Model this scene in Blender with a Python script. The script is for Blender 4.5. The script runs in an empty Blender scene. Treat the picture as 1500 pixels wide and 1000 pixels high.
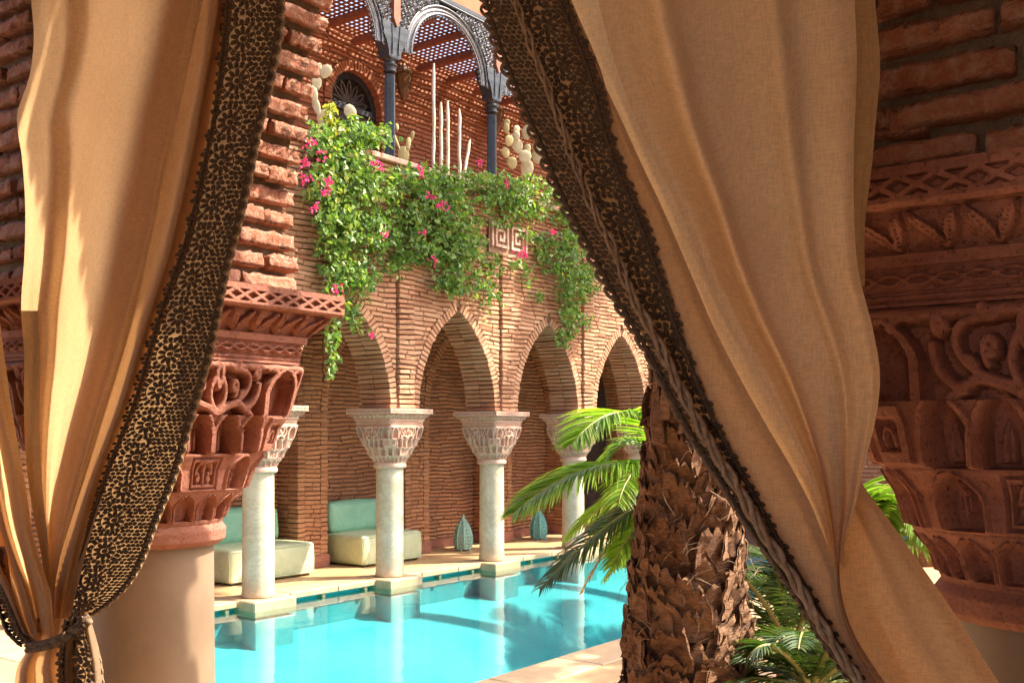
import bpy, math, random
import numpy as np
from mathutils import Vector, Matrix
random.seed(7)
rng = np.random.default_rng(7)
scene = bpy.context.scene
C = scene.collection

# ------------------------------------------------------------------ camera, sky, sun, exposure
F_PX, EYE, ANG = 1530.0, 1.7, math.radians(37.0)      # focal length in px of a 1500 px frame, eye height, heading
SA, CA = math.sin(ANG), math.cos(ANG)
cam_d = bpy.data.cameras.new('camera')
cam_d.sensor_width = 36.0
cam_d.lens = F_PX / 1500 * 36
cam_d.shift_y = (636 - 500) / 1500.0
cam_d.clip_start, cam_d.clip_end = 0.05, 1000
cam = bpy.data.objects.new('camera', cam_d); C.objects.link(cam)
cam.location = (0, 0, EYE)
cam.rotation_euler = (math.radians(90), 0, ANG - math.radians(90))
scene.camera = cam

SUN_EL = math.radians(50)
SUN_AZ = math.atan2(0.72, -0.69)                      # clockwise from +Y
sun_dir = Vector((math.sin(SUN_AZ) * math.cos(SUN_EL), math.cos(SUN_AZ) * math.cos(SUN_EL), math.sin(SUN_EL)))
world = bpy.data.worlds.new('World'); scene.world = world
world.use_nodes = True
wn = world.node_tree
wn.nodes.clear()
sky = wn.nodes.new('ShaderNodeTexSky'); sky.sky_type = 'NISHITA'; sky.sun_disc = False
sky.sun_elevation = SUN_EL; sky.sun_rotation = SUN_AZ
sky.air_density = 1.0; sky.dust_density = 5.0; sky.ozone_density = 0.6
bg = wn.nodes.new('ShaderNodeBackground'); bg.inputs['Strength'].default_value = 0.14
wo = wn.nodes.new('ShaderNodeOutputWorld')
wn.links.new(sky.outputs[0], bg.inputs[0]); wn.links.new(bg.outputs[0], wo.inputs[0])
sl = bpy.data.lights.new('sun', 'SUN'); sl.energy = 3.8; sl.angle = math.radians(0.6); sl.color = (1.0, 0.88, 0.70)
sun = bpy.data.objects.new('sun', sl); C.objects.link(sun)
sun.rotation_euler = sun_dir.to_track_quat('Z', 'Y').to_euler()
sun.location = (5, -5, 15)
vs = scene.view_settings
vs.view_transform = 'Standard'; vs.look = 'None'; vs.gamma = 1.0; vs.use_curve_mapping = False
vs.exposure = 1.85
cy = scene.cycles
cy.use_denoising = True
cy.max_bounces = 9; cy.diffuse_bounces = 5; cy.glossy_bounces = 4; cy.transmission_bounces = 4; cy.transparent_max_bounces = 10
cy.sample_clamp_indirect = 8.0
cy.caustics_reflective = False; cy.caustics_refractive = False

# ------------------------------------------------------------------ helpers
def project(p):
    X = p[0] * SA - p[1] * CA; Z = p[0] * CA + p[1] * SA
    return 750 + F_PX * X / Z, 636 - F_PX * (p[2] - EYE) / Z, Z
def on_x(px, py, c):                                   # the point of the plane x = c seen at a pixel
    k = (px - 750) / F_PX
    y = c * (SA - k * CA) / (CA + k * SA); Z = c * CA + y * SA
    return np.array((c, y, EYE + (636 - py) * Z / F_PX))
def on_y(px, py, c):
    k = (px - 750) / F_PX
    x = c * (CA + k * SA) / (SA - k * CA); Z = x * CA + c * SA
    return np.array((x, c, EYE + (636 - py) * Z / F_PX))
def at_z(px, py, Z):
    X = (px - 750) / F_PX * Z
    return np.array((X * SA + Z * CA, -X * CA + Z * SA, EYE + (636 - py) * Z / F_PX))

def mk_mesh(name, V, F, mat, smooth=False, tint=None):
    me = bpy.data.meshes.new(name)
    if isinstance(V, np.ndarray): V = V.reshape(-1, 3).tolist()
    if isinstance(F, np.ndarray): F = F.tolist()
    me.from_pydata(V, [], F)
    if tint is not None:
        at = me.attributes.new('tint', 'FLOAT', 'FACE')
        at.data.foreach_set('value', np.asarray(tint, dtype=np.float32))
    if smooth: me.polygons.foreach_set('use_smooth', [True] * len(me.polygons))
    if mat: me.materials.append(mat)
    me.update()
    return me
def link(name, data, parent=None, loc=None):
    o = bpy.data.objects.new(name, data); C.objects.link(o)
    if parent is not None: o.parent = parent
    if loc is not None: o.location = loc
    return o
def part(name, V, F, mat, parent=None, smooth=False, tint=None):
    return link(name, mk_mesh(name, V, F, mat, smooth, tint), parent)
def tag(o, label=None, cat=None, group=None, kind=None):
    if label: o['label'] = label
    if cat: o['category'] = cat
    if group: o['group'] = group
    if kind: o['kind'] = kind
    return o
def thing(name, label, cat, group=None, loc=(0, 0, 0)):
    return tag(link(name, None, loc=loc), label, cat, group, 'thing')
def copy_tree(o, parent=None, kids=None):
    c = o.copy(); C.objects.link(c)
    if parent is not None: c.parent = parent
    for ch in [k for k in (kids or o.children)]:
        copy_tree(ch, c)
    return c

class MB:                                              # collects shapes for one mesh
    def __init__(s): s.V = []; s.F = []; s.T = []; s.n = 0
    def add(s, V, F, t=None):
        V = np.asarray(V, float).reshape(-1, 3)
        s.V.append(V); s.F += [tuple(i + s.n for i in f) for f in F]
        if t is not None: s.T += [t] * len(F)
        s.n += len(V)
    def box(s, a, b, t=None):
        (x0, y0, z0), (x1, y1, z1) = a, b
        s.add([(x0, y0, z0), (x1, y0, z0), (x1, y1, z0), (x0, y1, z0), (x0, y0, z1), (x1, y0, z1), (x1, y1, z1), (x0, y1, z1)],
              [(3, 2, 1, 0), (4, 5, 6, 7), (0, 1, 5, 4), (1, 2, 6, 5), (2, 3, 7, 6), (3, 0, 4, 7)], t)
    def cham(s, a, b, c=0.01, t=None):                 # box with chamfered edges
        a = np.array(a, float); b = np.array(b, float)
        m = (a + b) / 2; h = (b - a) / 2; V = []; idx = {}
        for sx in (-1, 1):
            for sy in (-1, 1):
                for sz in (-1, 1):
                    sg = np.array((sx, sy, sz))
                    for k in range(3):
                        d = h - c; d = d.copy(); d[k] = h[k]
                        idx[(sx, sy, sz, k)] = len(V); V.append(m + sg * d)
        F = []
        for k in range(3):
            i, j = (k + 1) % 3, (k + 2) % 3
            for sg in (-1, 1):
                def key(p, q):
                    q3 = [0, 0, 0]; q3[k] = sg; q3[i] = p; q3[j] = q; return idx[(*q3, k)]
                f = [key(-1, -1), key(1, -1), key(1, 1), key(-1, 1)]
                F.append(f if sg > 0 else f[::-1])
        for k in range(3):
            i, j = (k + 1) % 3, (k + 2) % 3
            for p in (-1, 1):
                for q in (-1, 1):
                    def kk(u, kk_): 
                        q3 = [0, 0, 0]; q3[k] = u; q3[i] = p; q3[j] = q; return idx[(*q3, kk_)]
                    f = [kk(-1, i), kk(1, i), kk(1, j), kk(-1, j)]
                    F.append(f if p * q < 0 else f[::-1])
        for sx in (-1, 1):
            for sy in (-1, 1):
                for sz in (-1, 1):
                    f = [idx[(sx, sy, sz, 0)], idx[(sx, sy, sz, 1)], idx[(sx, sy, sz, 2)]]
                    F.append(f if sx * sy * sz > 0 else f[::-1])
        s.add(V, F, t)
    def tube(s, P, r, n=6, t=None, cap=True):
        P = [np.asarray(p, float) for p in P]; m = len(P)
        R = r if hasattr(r, '__len__') else [r] * m
        V = []; up = np.array((0.0, 0, 1))
        prev = None
        for i in range(m):
            d = P[min(i + 1, m - 1)] - P[max(i - 1, 0)]; d = d / (np.linalg.norm(d) + 1e-9)
            if prev is None:
                a = np.cross(d, up if abs(d[2]) < .9 else np.array((1.0, 0, 0)))
            else:
                a = prev - d * np.dot(prev, d)
            a /= np.linalg.norm(a) + 1e-9; prev = a; b = np.cross(d, a)
            for k in range(n):
                w = 2 * math.pi * k / n
                V.append(P[i] + R[i] * (math.cos(w) * a + math.sin(w) * b))
        F = [(i * n + k, i * n + (k + 1) % n, (i + 1) * n + (k + 1) % n, (i + 1) * n + k) for i in range(m - 1) for k in range(n)]
        if cap: F += [tuple(range(n))[::-1], tuple((m - 1) * n + k for k in range(n))]
        s.add(V, F, t)
    def lathe(s, prof, n=32, c=(0, 0, 0), t=None, flute=None):
        V = []; m = len(prof)
        for (r, z) in prof:
            for k in range(n):
                w = 2 * math.pi * k / n
                rr = r * (1 + (flute * (abs(math.cos(w * n / 4)) - .5) if flute else 0))
                V.append((c[0] + rr * math.cos(w), c[1] + rr * math.sin(w), c[2] + z))
        F = [(i * n + k, i * n + (k + 1) % n, (i + 1) * n + (k + 1) % n, (i + 1) * n + k) for i in range(m - 1) for k in range(n)]
        F += [tuple(range(n))[::-1], tuple((m - 1) * n + k for k in range(n))]
        s.add(V, F, t)
    def mesh(s, name, mat, smooth=False):
        return mk_mesh(name, np.concatenate(s.V), s.F, mat, smooth, s.T if s.T else None)
    def build(s, name, mat, parent=None, smooth=False):
        return link(name, s.mesh(name, mat, smooth), parent)

def smooth_angle(o, deg=40):
    me = o.data if hasattr(o, 'data') else o
    me.polygons.foreach_set('use_smooth', [True] * len(me.polygons))
    try: me.set_sharp_from_angle(angle=math.radians(deg))
    except Exception: pass

# ------------------------------------------------------------------ materials
def new_mat(name):
    m = bpy.data.materials.new(name); m.use_nodes = True
    nt = m.node_tree; b = nt.nodes['Principled BSDF']
    return m, nt, b
def N(nt, t, **kw):
    n = nt.nodes.new(t)
    for k, v in kw.items(): setattr(n, k, v)
    return n
def noise(nt, scale, detail=4, rough=.6, vec=None, dist=0):
    n = N(nt, 'ShaderNodeTexNoise'); n.inputs['Scale'].default_value = scale
    n.inputs['Detail'].default_value = detail; n.inputs['Roughness'].default_value = rough
    n.inputs['Distortion'].default_value = dist
    if vec is not None: nt.links.new(vec, n.inputs['Vector'])
    return n.outputs['Fac']
def ramp(nt, fac, stops):
    r = N(nt, 'ShaderNodeValToRGB'); e = r.color_ramp.elements
    while len(e) < len(stops): e.new(0.5)
    for i, (p, c) in enumerate(stops):
        e[i].position = p; e[i].color = (*c, 1)
    nt.links.new(fac, r.inputs[0]); return r.outputs[0]
def mixc(nt, fac, a, b, mode='MIX'):
    m = N(nt, 'ShaderNodeMix', data_type='RGBA', blend_type=mode)
    for s, v in ((m.inputs[0], fac), (m.inputs[6], a), (m.inputs[7], b)):
        if hasattr(v, 'links'): nt.links.new(v, s)
        elif hasattr(v, '__len__'): s.default_value = (*v, 1)
        else: s.default_value = v
    return m.outputs[2]
def math_(nt, op, a, b=0.0, c=None):
    m = N(nt, 'ShaderNodeMath', operation=op)
    for i, v in enumerate((a, b) if c is None else (a, b, c)):
        if hasattr(v, 'links'): nt.links.new(v, m.inputs[i])
        else: m.inputs[i].default_value = v
    return m.outputs[0]
def bump(nt, b, h, dist, strength=1.0):
    n = N(nt, 'ShaderNodeBump'); n.inputs['Distance'].default_value = dist; n.inputs['Strength'].default_value = strength
    nt.links.new(h, n.inputs['Height']); nt.links.new(n.outputs[0], b.inputs['Normal'])
def wpos(nt):
    return N(nt, 'ShaderNodeNewGeometry').outputs['Position']
def opos(nt):
    return N(nt, 'ShaderNodeTexCoord').outputs['Object']

def brick_mat(name, stops, rough_scale=45, bd=.006, dust=(.5, .36, .26), dust_amt=.35):
    m, nt, b = new_mat(name)
    p = wpos(nt)
    at = N(nt, 'ShaderNodeAttribute', attribute_name='tint')
    oi = N(nt, 'ShaderNodeObjectInfo')
    t = math_(nt, 'FRACT', math_(nt, 'ADD', at.outputs['Fac'], oi.outputs['Random']))
    n1 = noise(nt, 2.0, 3, .6, p)
    t2 = math_(nt, 'ADD', math_(nt, 'MULTIPLY', t, .5), math_(nt, 'MULTIPLY', math_(nt, 'SUBTRACT', n1, .25), .7))
    col = ramp(nt, t2, stops)
    n2 = noise(nt, rough_scale, 6, .7, p)
    col = mixc(nt, math_(nt, 'MULTIPLY', math_(nt, 'SMOOTH_MIN', math_(nt, 'MAXIMUM', math_(nt, 'SUBTRACT', n2, .45), 0), .3, .1), dust_amt * 6), col, dust)
    n0 = noise(nt, .8, 5, .65, p, .5)
    col = mixc(nt, .6, col, ramp(nt, n0, [(.32, (.62, .56, .52)), (.5, (1, 1, 1)), (.7, (1.0, .95, .88))]), 'MULTIPLY')
    n3 = noise(nt, rough_scale * 3, 3, .6, p)
    col = mixc(nt, .35, col, ramp(nt, n3, [(.3, (.35, .35, .35)), (.7, (1, 1, 1))]), 'MULTIPLY')
    nt.links.new(col, b.inputs['Base Color'])
    b.inputs['Roughness'].default_value = .92
    bump(nt, b, math_(nt, 'ADD', n2, math_(nt, 'MULTIPLY', n3, .4)), bd)
    return m
M = {}
M['brick'] = brick_mat('brick', [(0, (.36, .155, .08)), (.3, (.47, .23, .125)), (.6, (.55, .30, .175)), (1, (.62, .39, .25))], dust=(.6, .42, .29), dust_amt=.25)
M['brick_back'] = brick_mat('brick_warm', [(0, (.30, .11, .045)), (.35, (.46, .19, .08)), (.7, (.54, .25, .115)), (1, (.60, .33, .17))])
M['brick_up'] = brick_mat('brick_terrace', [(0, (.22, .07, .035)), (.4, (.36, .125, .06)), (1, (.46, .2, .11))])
M['brick_near'] = brick_mat('brick_pavilion', [(0, (.28, .10, .055)), (.4, (.42, .16, .09)), (.75, (.48, .22, .14)), (1, (.54, .29, .2))], 30, .016, (.56, .42, .33), .45)
def stone_mat(name, c0, c1, sc=14, bd=.004, rough=.85, speck=.3, pores=0):
    m, nt, b = new_mat(name); p = wpos(nt)
    n1 = noise(nt, sc, 6, .65, p); n2 = noise(nt, sc * 9, 4, .6, p)
    col = ramp(nt, n1, [(.3, c0), (.7, c1)])
    col = mixc(nt, speck, col, ramp(nt, n2, [(.3, (.5, .5, .5)), (.65, (1, 1, 1))]), 'MULTIPLY')
    hh = math_(nt, 'ADD', math_(nt, 'MULTIPLY', n1, .6), math_(nt, 'MULTIPLY', n2, .5))
    if pores:
        n3 = noise(nt, 2.2, 5, .7, p); col = mixc(nt, math_(nt, 'MULTIPLY', math_(nt, 'SMOOTHSTEP', n3, .52, .75) if False else math_(nt, 'MAXIMUM', math_(nt, 'SUBTRACT', n3, .5), 0.0), 2.2), col, tuple(x * .55 + .02 for x in c0))
        n4 = noise(nt, 95, 3, .7, p); pit = math_(nt, 'MAXIMUM', math_(nt, 'SUBTRACT', .42, n4), 0.0)
        hh = math_(nt, 'SUBTRACT', hh, math_(nt, 'MULTIPLY', pit, 6.0))
        n5 = noise(nt, 5, 4, .6, p); col = mixc(nt, math_(nt, 'MULTIPLY', math_(nt, 'MAXIMUM', math_(nt, 'SUBTRACT', n5, .52), 0.0), 1.8), col, tuple(min(1, x * 1.2 + .03) for x in c1))
    nt.links.new(col, b.inputs['Base Color']); b.inputs['Roughness'].default_value = rough
    bump(nt, b, hh, bd)
    return m
M['mortar'] = stone_mat('mortar', (.20, .10, .06), (.32, .19, .12), 20, .01, .95)
M['mortar_grey'] = stone_mat('mortar_grey', (.15, .11, .08), (.3, .23, .16), 26, .02, .95)
M['red_stone'] = stone_mat('red_sandstone', (.27, .10, .065), (.40, .17, .115), 9, .0045, .9, .45, 1)
M['pink_stone'] = stone_mat('pink_sandstone', (.55, .34, .25), (.66, .44, .34), 9, .003, .9, .2)
M['plaster'] = stone_mat('terracotta_plaster', (.40, .12, .06), (.48, .165, .085), 5, .003, .9, .15)
M['ceiling'] = stone_mat('ceiling_plaster', (.4, .24, .15), (.5, .32, .2), 5, .003, .9, .15)
M['paving'] = stone_mat('paving', (.42, .26, .125), (.55, .36, .19), 3.5, .002, .6, .3)
M['coping'] = stone_mat('coping_stone', (.43, .28, .15), (.58, .41, .25), 6, .003, .6, .3)
M['soil'] = stone_mat('soil', (.14, .085, .05), (.3, .2, .13), 12, .03, 1, .4)
M['sand'] = stone_mat('sandy_ground', (.34, .2, .12), (.5, .32, .2), 4, .01, 1, .4)
# marble column shaft
m, nt, b = new_mat('cream_marble'); p = wpos(nt)
n1 = noise(nt, 3.5, 6, .65, p, .6); n2 = noise(nt, 30, 5, .6, p)
col = ramp(nt, n1, [(.3, (.50, .42, .30)), (.5, (.60, .52, .39)), (.7, (.68, .61, .48))])
col = mixc(nt, .22, col, ramp(nt, n2, [(.35, (.6, .55, .48)), (.6, (1, 1, 1))]), 'MULTIPLY')
nv = noise(nt, 2.0, 8, .75, p, 2.5)
col = mixc(nt, .5, col, ramp(nt, nv, [(.46, (1, 1, 1)), (.5, (.66, .58, .48)), (.54, (1, 1, 1))]), 'MULTIPLY')
sx = N(nt, 'ShaderNodeSeparateXYZ'); nt.links.new(p, sx.inputs[0])
foot = math_(nt, 'MULTIPLY', math_(nt, 'SUBTRACT', 1.0, math_(nt, 'MULTIPLY', sx.outputs['Z'], 3.2)), math_(nt, 'MULTIPLY', n2, 1.5))
foot.node.use_clamp = True
col = mixc(nt, math_(nt, 'MULTIPLY', foot, .7), col, (.40, .26, .15))
nt.links.new(col, b.inputs['Base Color']); b.inputs['Roughness'].default_value = .38
bump(nt, b, n2, .001)
M['marble'] = m
M['tan_stone'] = stone_mat('tan_polished_plaster', (.21, .145, .095), (.30, .215, .15), 2.5, .0015, .5, .12)
# iron, wood, metals
def simple(name, c, rough=.6, metal=0, c2=None, sc=20, bd=0, spec=None):
    m, nt, b = new_mat(name); p = wpos(nt)
    n1 = noise(nt, sc, 5, .6, p)
    c2 = c2 or tuple(x * .7 for x in c)
    nt.links.new(ramp(nt, n1, [(.35, c2), (.65, c)]), b.inputs['Base Color'])
    b.inputs['Roughness'].default_value = rough; b.inputs['Metallic'].default_value = metal
    if spec is not None: b.inputs['Specular IOR Level'].default_value = spec
    if bd: bump(nt, b, n1, bd)
    return m
M['iron'] = simple('painted_cast_iron', (.045, .052, .066), .4, .3, (.022, .026, .034), 25, .001)
M['iron_light'] = simple('weathered_cast_iron', (.22, .22, .24), .45, .4, (.08, .085, .095), 30, .001)
M['wood_red'] = simple('stained_wood', (.27, .10, .055), .7, 0, (.19, .065, .035), 18, .002)
M['door_wood'] = simple('dark_door_wood', (.055, .04, .032), .55, 0, (.03, .022, .018), 14, .003)
M['brass'] = simple('aged_brass', (.22, .14, .07), .5, .5, (.08, .05, .03), 30, .002)
M['glass_dark'] = simple('dark_glass', (.05, .045, .04), .12, 0, (.03, .03, .03), 3)
M['teal'] = simple('teal_painted_metal', (.36, .60, .50), .5, 0, (.26, .48, .40), 22, .001)
M['teal2'] = simple('blue_teal_painted_metal', (.18, .50, .49), .5, 0, (.12, .38, .38), 22, .001)
M['cactus'] = simple('cactus_skin', (.55, .50, .33), .7, 0, (.42, .38, .22), 14, .003)
M['cactus_green'] = simple('cactus_skin_ochre', (.50, .40, .18), .7, 0, (.36, .32, .14), 14, .003)
M['stake'] = simple('pale_cactus_stem', (.62, .52, .40), .8, 0, (.45, .36, .27), 30, .004)
M['rope'] = simple('braided_cord', (.46, .32, .21), .9, 0, (.24, .155, .09), 60, .004)
M['lace'] = simple('dark_crochet', (.13, .078, .042), .85, 0, (.06, .035, .018), 120, .003)
M['lace_brown'] = simple('brown_crochet', (.17, .10, .05), .85, 0, (.085, .05, .026), 90, .003)
M['lace_edge'] = simple('crochet_edging', (.30, .2, .12), .85, 0, (.16, .1, .06), 90, .003)
M['rod'] = simple('curtain_rod_iron', (.05, .04, .035), .5, .4)
# leather seat
m, nt, b = new_mat('celadon_leatherette'); p = wpos(nt)
n1 = noise(nt, 5, 4, .6, p); n2 = noise(nt, 160, 3, .6, p)
nt.links.new(ramp(nt, n1, [(.3, (.47, .54, .33)), (.7, (.58, .64, .42))]), b.inputs['Base Color'])
b.inputs['Roughness'].default_value = .42
bump(nt, b, math_(nt, 'ADD', math_(nt, 'MULTIPLY', n1, 1.0), math_(nt, 'MULTIPLY', n2, .03)), .02)
M['seat'] = m
m2 = m.copy(); m2.name = 'mint_leatherette'
for n in m2.node_tree.nodes:
    if n.type == 'VALTORGB':
        n.color_ramp.elements[0].color = (.20, .46, .31, 1); n.color_ramp.elements[1].color = (.28, .55, .39, 1)
M['seat_back'] = m2
# cloth
def cloth(name, c0, c1, trans=.42, weave=900):
    m, nt, b = new_mat(name); p = wpos(nt)
    n1 = noise(nt, 2.2, 4, .6, p)
    mp = N(nt, 'ShaderNodeMapping'); mp.inputs['Scale'].default_value = (1, 1, .12); nt.links.new(p, mp.inputs[0])
    mp2 = N(nt, 'ShaderNodeMapping'); mp2.inputs['Scale'].default_value = (.12, .12, 1); nt.links.new(p, mp2.inputs[0])
    w1 = noise(nt, 420, 2, .5, mp.outputs[0]); w2 = noise(nt, 420, 2, .5, mp2.outputs[0])
    wv = math_(nt, 'ADD', w1, w2)
    crease = noise(nt, 26, 5, .65, p, 1.2)
    col = ramp(nt, n1, [(.3, c0), (.7, c1)])
    col = mixc(nt, .5, col, ramp(nt, math_(nt, 'MULTIPLY', wv, .5), [(.38, (.6, .6, .6)), (.58, (1, 1, 1))]), 'MULTIPLY')
    nt.links.new(col, b.inputs['Base Color']); b.inputs['Roughness'].default_value = .8
    b.inputs['Sheen Weight'].default_value = .25; b.inputs['Specular IOR Level'].default_value = .15
    h = math_(nt, 'ADD', math_(nt, 'MULTIPLY', wv, .12), crease)
    bump(nt, b, h, .006)
    tr = N(nt, 'ShaderNodeBsdfTranslucent'); nt.links.new(mixc(nt, 1.0, col, (1.0, .86, .66), 'MULTIPLY'), tr.inputs['Color'])
    mx = N(nt, 'ShaderNodeMixShader'); mx.inputs[0].default_value = trans
    nt.links.new(b.outputs[0], mx.inputs[1]); nt.links.new(tr.outputs[0], mx.inputs[2])
    nt.links.new(mx.outputs[0], nt.nodes['Material Output'].inputs['Surface'])
    return m
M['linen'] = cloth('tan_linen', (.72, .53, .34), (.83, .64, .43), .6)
M['linen_dim'] = cloth('tan_linen_dim', (.62, .40, .22), (.70, .48, .28), .42)  # same linen, colour darkened for folds that pass less light
M['linen_shaded'] = cloth('tan_linen_shaded', (.46, .27, .135), (.54, .33, .17), .3)  # same linen, darker colour stands for the shade of the turned-back layer
M['linen_lit'] = cloth('tan_linen_lit', (.84, .68, .46), (.90, .76, .55), .68)  # same linen, colour lightened as if daylight shone through one layer
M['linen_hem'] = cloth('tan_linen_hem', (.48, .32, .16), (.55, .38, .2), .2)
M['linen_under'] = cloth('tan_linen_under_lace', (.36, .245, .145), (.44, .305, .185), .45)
# leaves
def leaf_mat(name, stops, trans=.35, rough=.45):
    m, nt, b = new_mat(name)
    at = N(nt, 'ShaderNodeAttribute', attribute_name='tint'); p = wpos(nt)
    t = math_(nt, 'ADD', math_(nt, 'MULTIPLY', at.outputs['Fac'], .8), math_(nt, 'MULTIPLY', noise(nt, 3, 2, .5, p), .3))
    col = ramp(nt, t, stops)
    nt.links.new(col, b.inputs['Base Color']); b.inputs['Roughness'].default_value = rough
    tr = N(nt, 'ShaderNodeBsdfTranslucent'); nt.links.new(mixc(nt, 1.0, col, (1.5, 1.6, .6), 'MULTIPLY'), tr.inputs['Color'])
    mx = N(nt, 'ShaderNodeMixShader'); mx.inputs[0].default_value = trans
    nt.links.new(b.outputs[0], mx.inputs[1]); nt.links.new(tr.outputs[0], mx.inputs[2])
    nt.links.new(mx.outputs[0], nt.nodes['Material Output'].inputs['Surface'])
    return m
M['leaf'] = leaf_mat('bougainvillea_leaf', [(0, (.04, .10, .02)), (.4, (.10, .20, .04)), (.75, (.22, .33, .08)), (.93, (.36, .40, .12)), (1, (.42, .30, .12))])
M['leaf_y'] = leaf_mat('yellow_leaf', [(0, (.2, .26, .03)), (1, (.45, .45, .05))])
M['bract'] = leaf_mat('magenta_bract', [(0, (.5, .015, .16)), (1, (.72, .05, .30))], .3)
M['frond'] = leaf_mat('palm_leaf', [(0, (.07, .15, .015)), (.45, (.16, .29, .03)), (.85, (.28, .40, .06)), (1, (.40, .34, .14))], .5, .4)
M['frond_dark'] = leaf_mat('dark_palm_leaf', [(0, (.025, .06, .015)), (.6, (.05, .10, .022)), (1, (.12, .16, .05))], .25, .4)
M['frond_dry'] = leaf_mat('dry_palm_leaf', [(0, (.3, .2, .12)), (1, (.45, .32, .2))], .3, .7)
M['rachis'] = simple('palm_rachis', (.32, .30, .10), .5, 0, (.2, .22, .06), 10)
M['stem'] = simple('woody_stem', (.2, .13, .07), .9, 0, (.12, .08, .045), 30, .003)
# palm bark
m, nt, b = new_mat('palm_bark'); p = wpos(nt)
mp = N(nt, 'ShaderNodeMapping'); mp.inputs['Scale'].default_value = (1, 1, 3.2); nt.links.new(p, mp.inputs[0])
n1 = noise(nt, 16, 8, .72, mp.outputs[0], 1.5); n2 = noise(nt, 70, 5, .7, mp.outputs[0], .6)
oi = N(nt, 'ShaderNodeObjectInfo')
col = ramp(nt, math_(nt, 'ADD', n1, math_(nt, 'MULTIPLY', math_(nt, 'SUBTRACT', oi.outputs['Random'], .5), .22)),
           [(.28, (.13, .055, .026)), (.46, (.30, .145, .07)), (.62, (.44, .24, .13)), (.78, (.54, .38, .26))])
col = mixc(nt, .6, col, ramp(nt, n2, [(.3, (.3, .28, .26)), (.62, (1, 1, 1))]), 'MULTIPLY')
nt.links.new(col, b.inputs['Base Color']); b.inputs['Roughness'].default_value = .95
bump(nt, b, math_(nt, 'ADD', n1, math_(nt, 'MULTIPLY', n2, .6)), .022)
M['bark'] = m
# pool
m, nt, b = new_mat('turquoise_pool_plaster'); p = wpos(nt)
n1 = noise(nt, 1.2, 3, .5, p); n2 = noise(nt, 25, 4, .5, p)
nt.links.new(ramp(nt, math_(nt, 'ADD', n1, math_(nt, 'MULTIPLY', n2, .15)), [(.4, (.06, .40, .45)), (.75, (.11, .50, .53))]), b.inputs['Base Color'])
b.inputs['Roughness'].default_value = .7
M['pool'] = m
M['pool_ledge'] = stone_mat('pool_ledge', (.16, .46, .48), (.22, .54, .55), 8, .001, .7, .15)
m, nt, b = new_mat('pool_water'); nt.nodes.remove(b); p = wpos(nt)
fr = N(nt, 'ShaderNodeFresnel'); fr.inputs['IOR'].default_value = 1.38
tp = N(nt, 'ShaderNodeBsdfTransparent'); tp.inputs['Color'].default_value = (.66, .93, .95, 1)
gl = N(nt, 'ShaderNodeBsdfGlossy'); gl.inputs['Roughness'].default_value = .03
bp = N(nt, 'ShaderNodeBump'); bp.inputs['Distance'].default_value = .006; bp.inputs['Strength'].default_value = .55
mp = N(nt, 'ShaderNodeMapping'); mp.inputs['Scale'].default_value = (1, 1.6, 1); nt.links.new(p, mp.inputs[0])
nt.links.new(math_(nt, 'ADD', noise(nt, 2.2, 2, .5, mp.outputs[0]), math_(nt, 'MULTIPLY', noise(nt, 9, 2, .5, mp.outputs[0]), .12)), bp.inputs['Height'])
nt.links.new(bp.outputs[0], gl.inputs['Normal']); nt.links.new(bp.outputs[0], fr.inputs['Normal'])
mx = N(nt, 'ShaderNodeMixShader'); nt.links.new(fr.outputs[0], mx.inputs[0]); nt.links.new(tp.outputs[0], mx.inputs[1]); nt.links.new(gl.outputs[0], mx.inputs[2])
nt.links.new(mx.outputs[0], nt.nodes['Material Output'].inputs['Surface'])
M['water'] = m
# mosaic strip / dark recess
M['recess'] = simple('drain_recess', (.05, .045, .04), .8)
exec_marker = 1

# ------------------------------------------------------------------ ground, decks, pool
PX0, PX1, PY0, PY1 = 4.4, 19.0, 4.52, 8.62            # pool opening
ZW = -0.09                                             # water level
def sheet_with_hole(z, big, x0, x1, y0, y1):
    V = [(-big, -big, z), (big, -big, z), (big, big, z), (-big, big, z), (x0, y0, z), (x1, y0, z), (x1, y1, z), (x0, y1, z)]
    return V, [(0, 1, 5, 4), (1, 2, 6, 5), (2, 3, 7, 6), (3, 0, 4, 7)]
V, F = sheet_with_hole(-.075, 250, PX0 - .12, PX1 + .12, PY0 - .12, PY1 + .45)
tag(part('ground', V, F, M['sand']), kind='structure')
mb = MB()
mb.box((-9, -9, -.07), (PX1 + 4, PY0 - .42, 0)); mb.box((-9, PY0 - .42 + .004, -.07), (PX0 - .4, PY1 - .004, 0)); mb.box((PX1 + .4, PY0 - .416, -.07), (PX1 + 4, PY1 - .004, 0))
deck = tag(mb.build('pool_deck', M['paving']), kind='structure')
mb = MB(); mb.box((-9, PY1 + .40, -.07), (PX1 + 4, 11.2, 0))
gal_floor = tag(mb.build('gallery_floor', M['paving']), kind='structure')
def coping(parent, x0, x1, y0, y1, n, along='x'):
    for i in range(n):
        mb = MB(); g = .004
        if along == 'x':
            a = x0 + (x1 - x0) * i / n; b = x0 + (x1 - x0) * (i + 1) / n
            mb.cham((a + g, y0, -.062), (b - g, y1, .004 + rng.uniform(-.002, .002)), .008)
        else:
            a = y0 + (y1 - y0) * i / n; b = y0 + (y1 - y0) * (i + 1) / n
            mb.cham((x0, a + g, -.062), (x1, b - g, .004 + rng.uniform(-.002, .002)), .008)
        mb.build('coping_slab', M['coping'], parent)
coping(gal_floor, 4.0, 19.4, PY1, PY1 + .395, 22)
coping(deck, 4.0, 19.4, PY0 - .41, PY0, 18)
coping(deck, PX0 - .395, PX0, PY0 + .004, PY1 - .004, 6, 'y')
coping(deck, PX1, PX1 + .395, PY0 + .004, PY1 - .004, 6, 'y')
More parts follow.
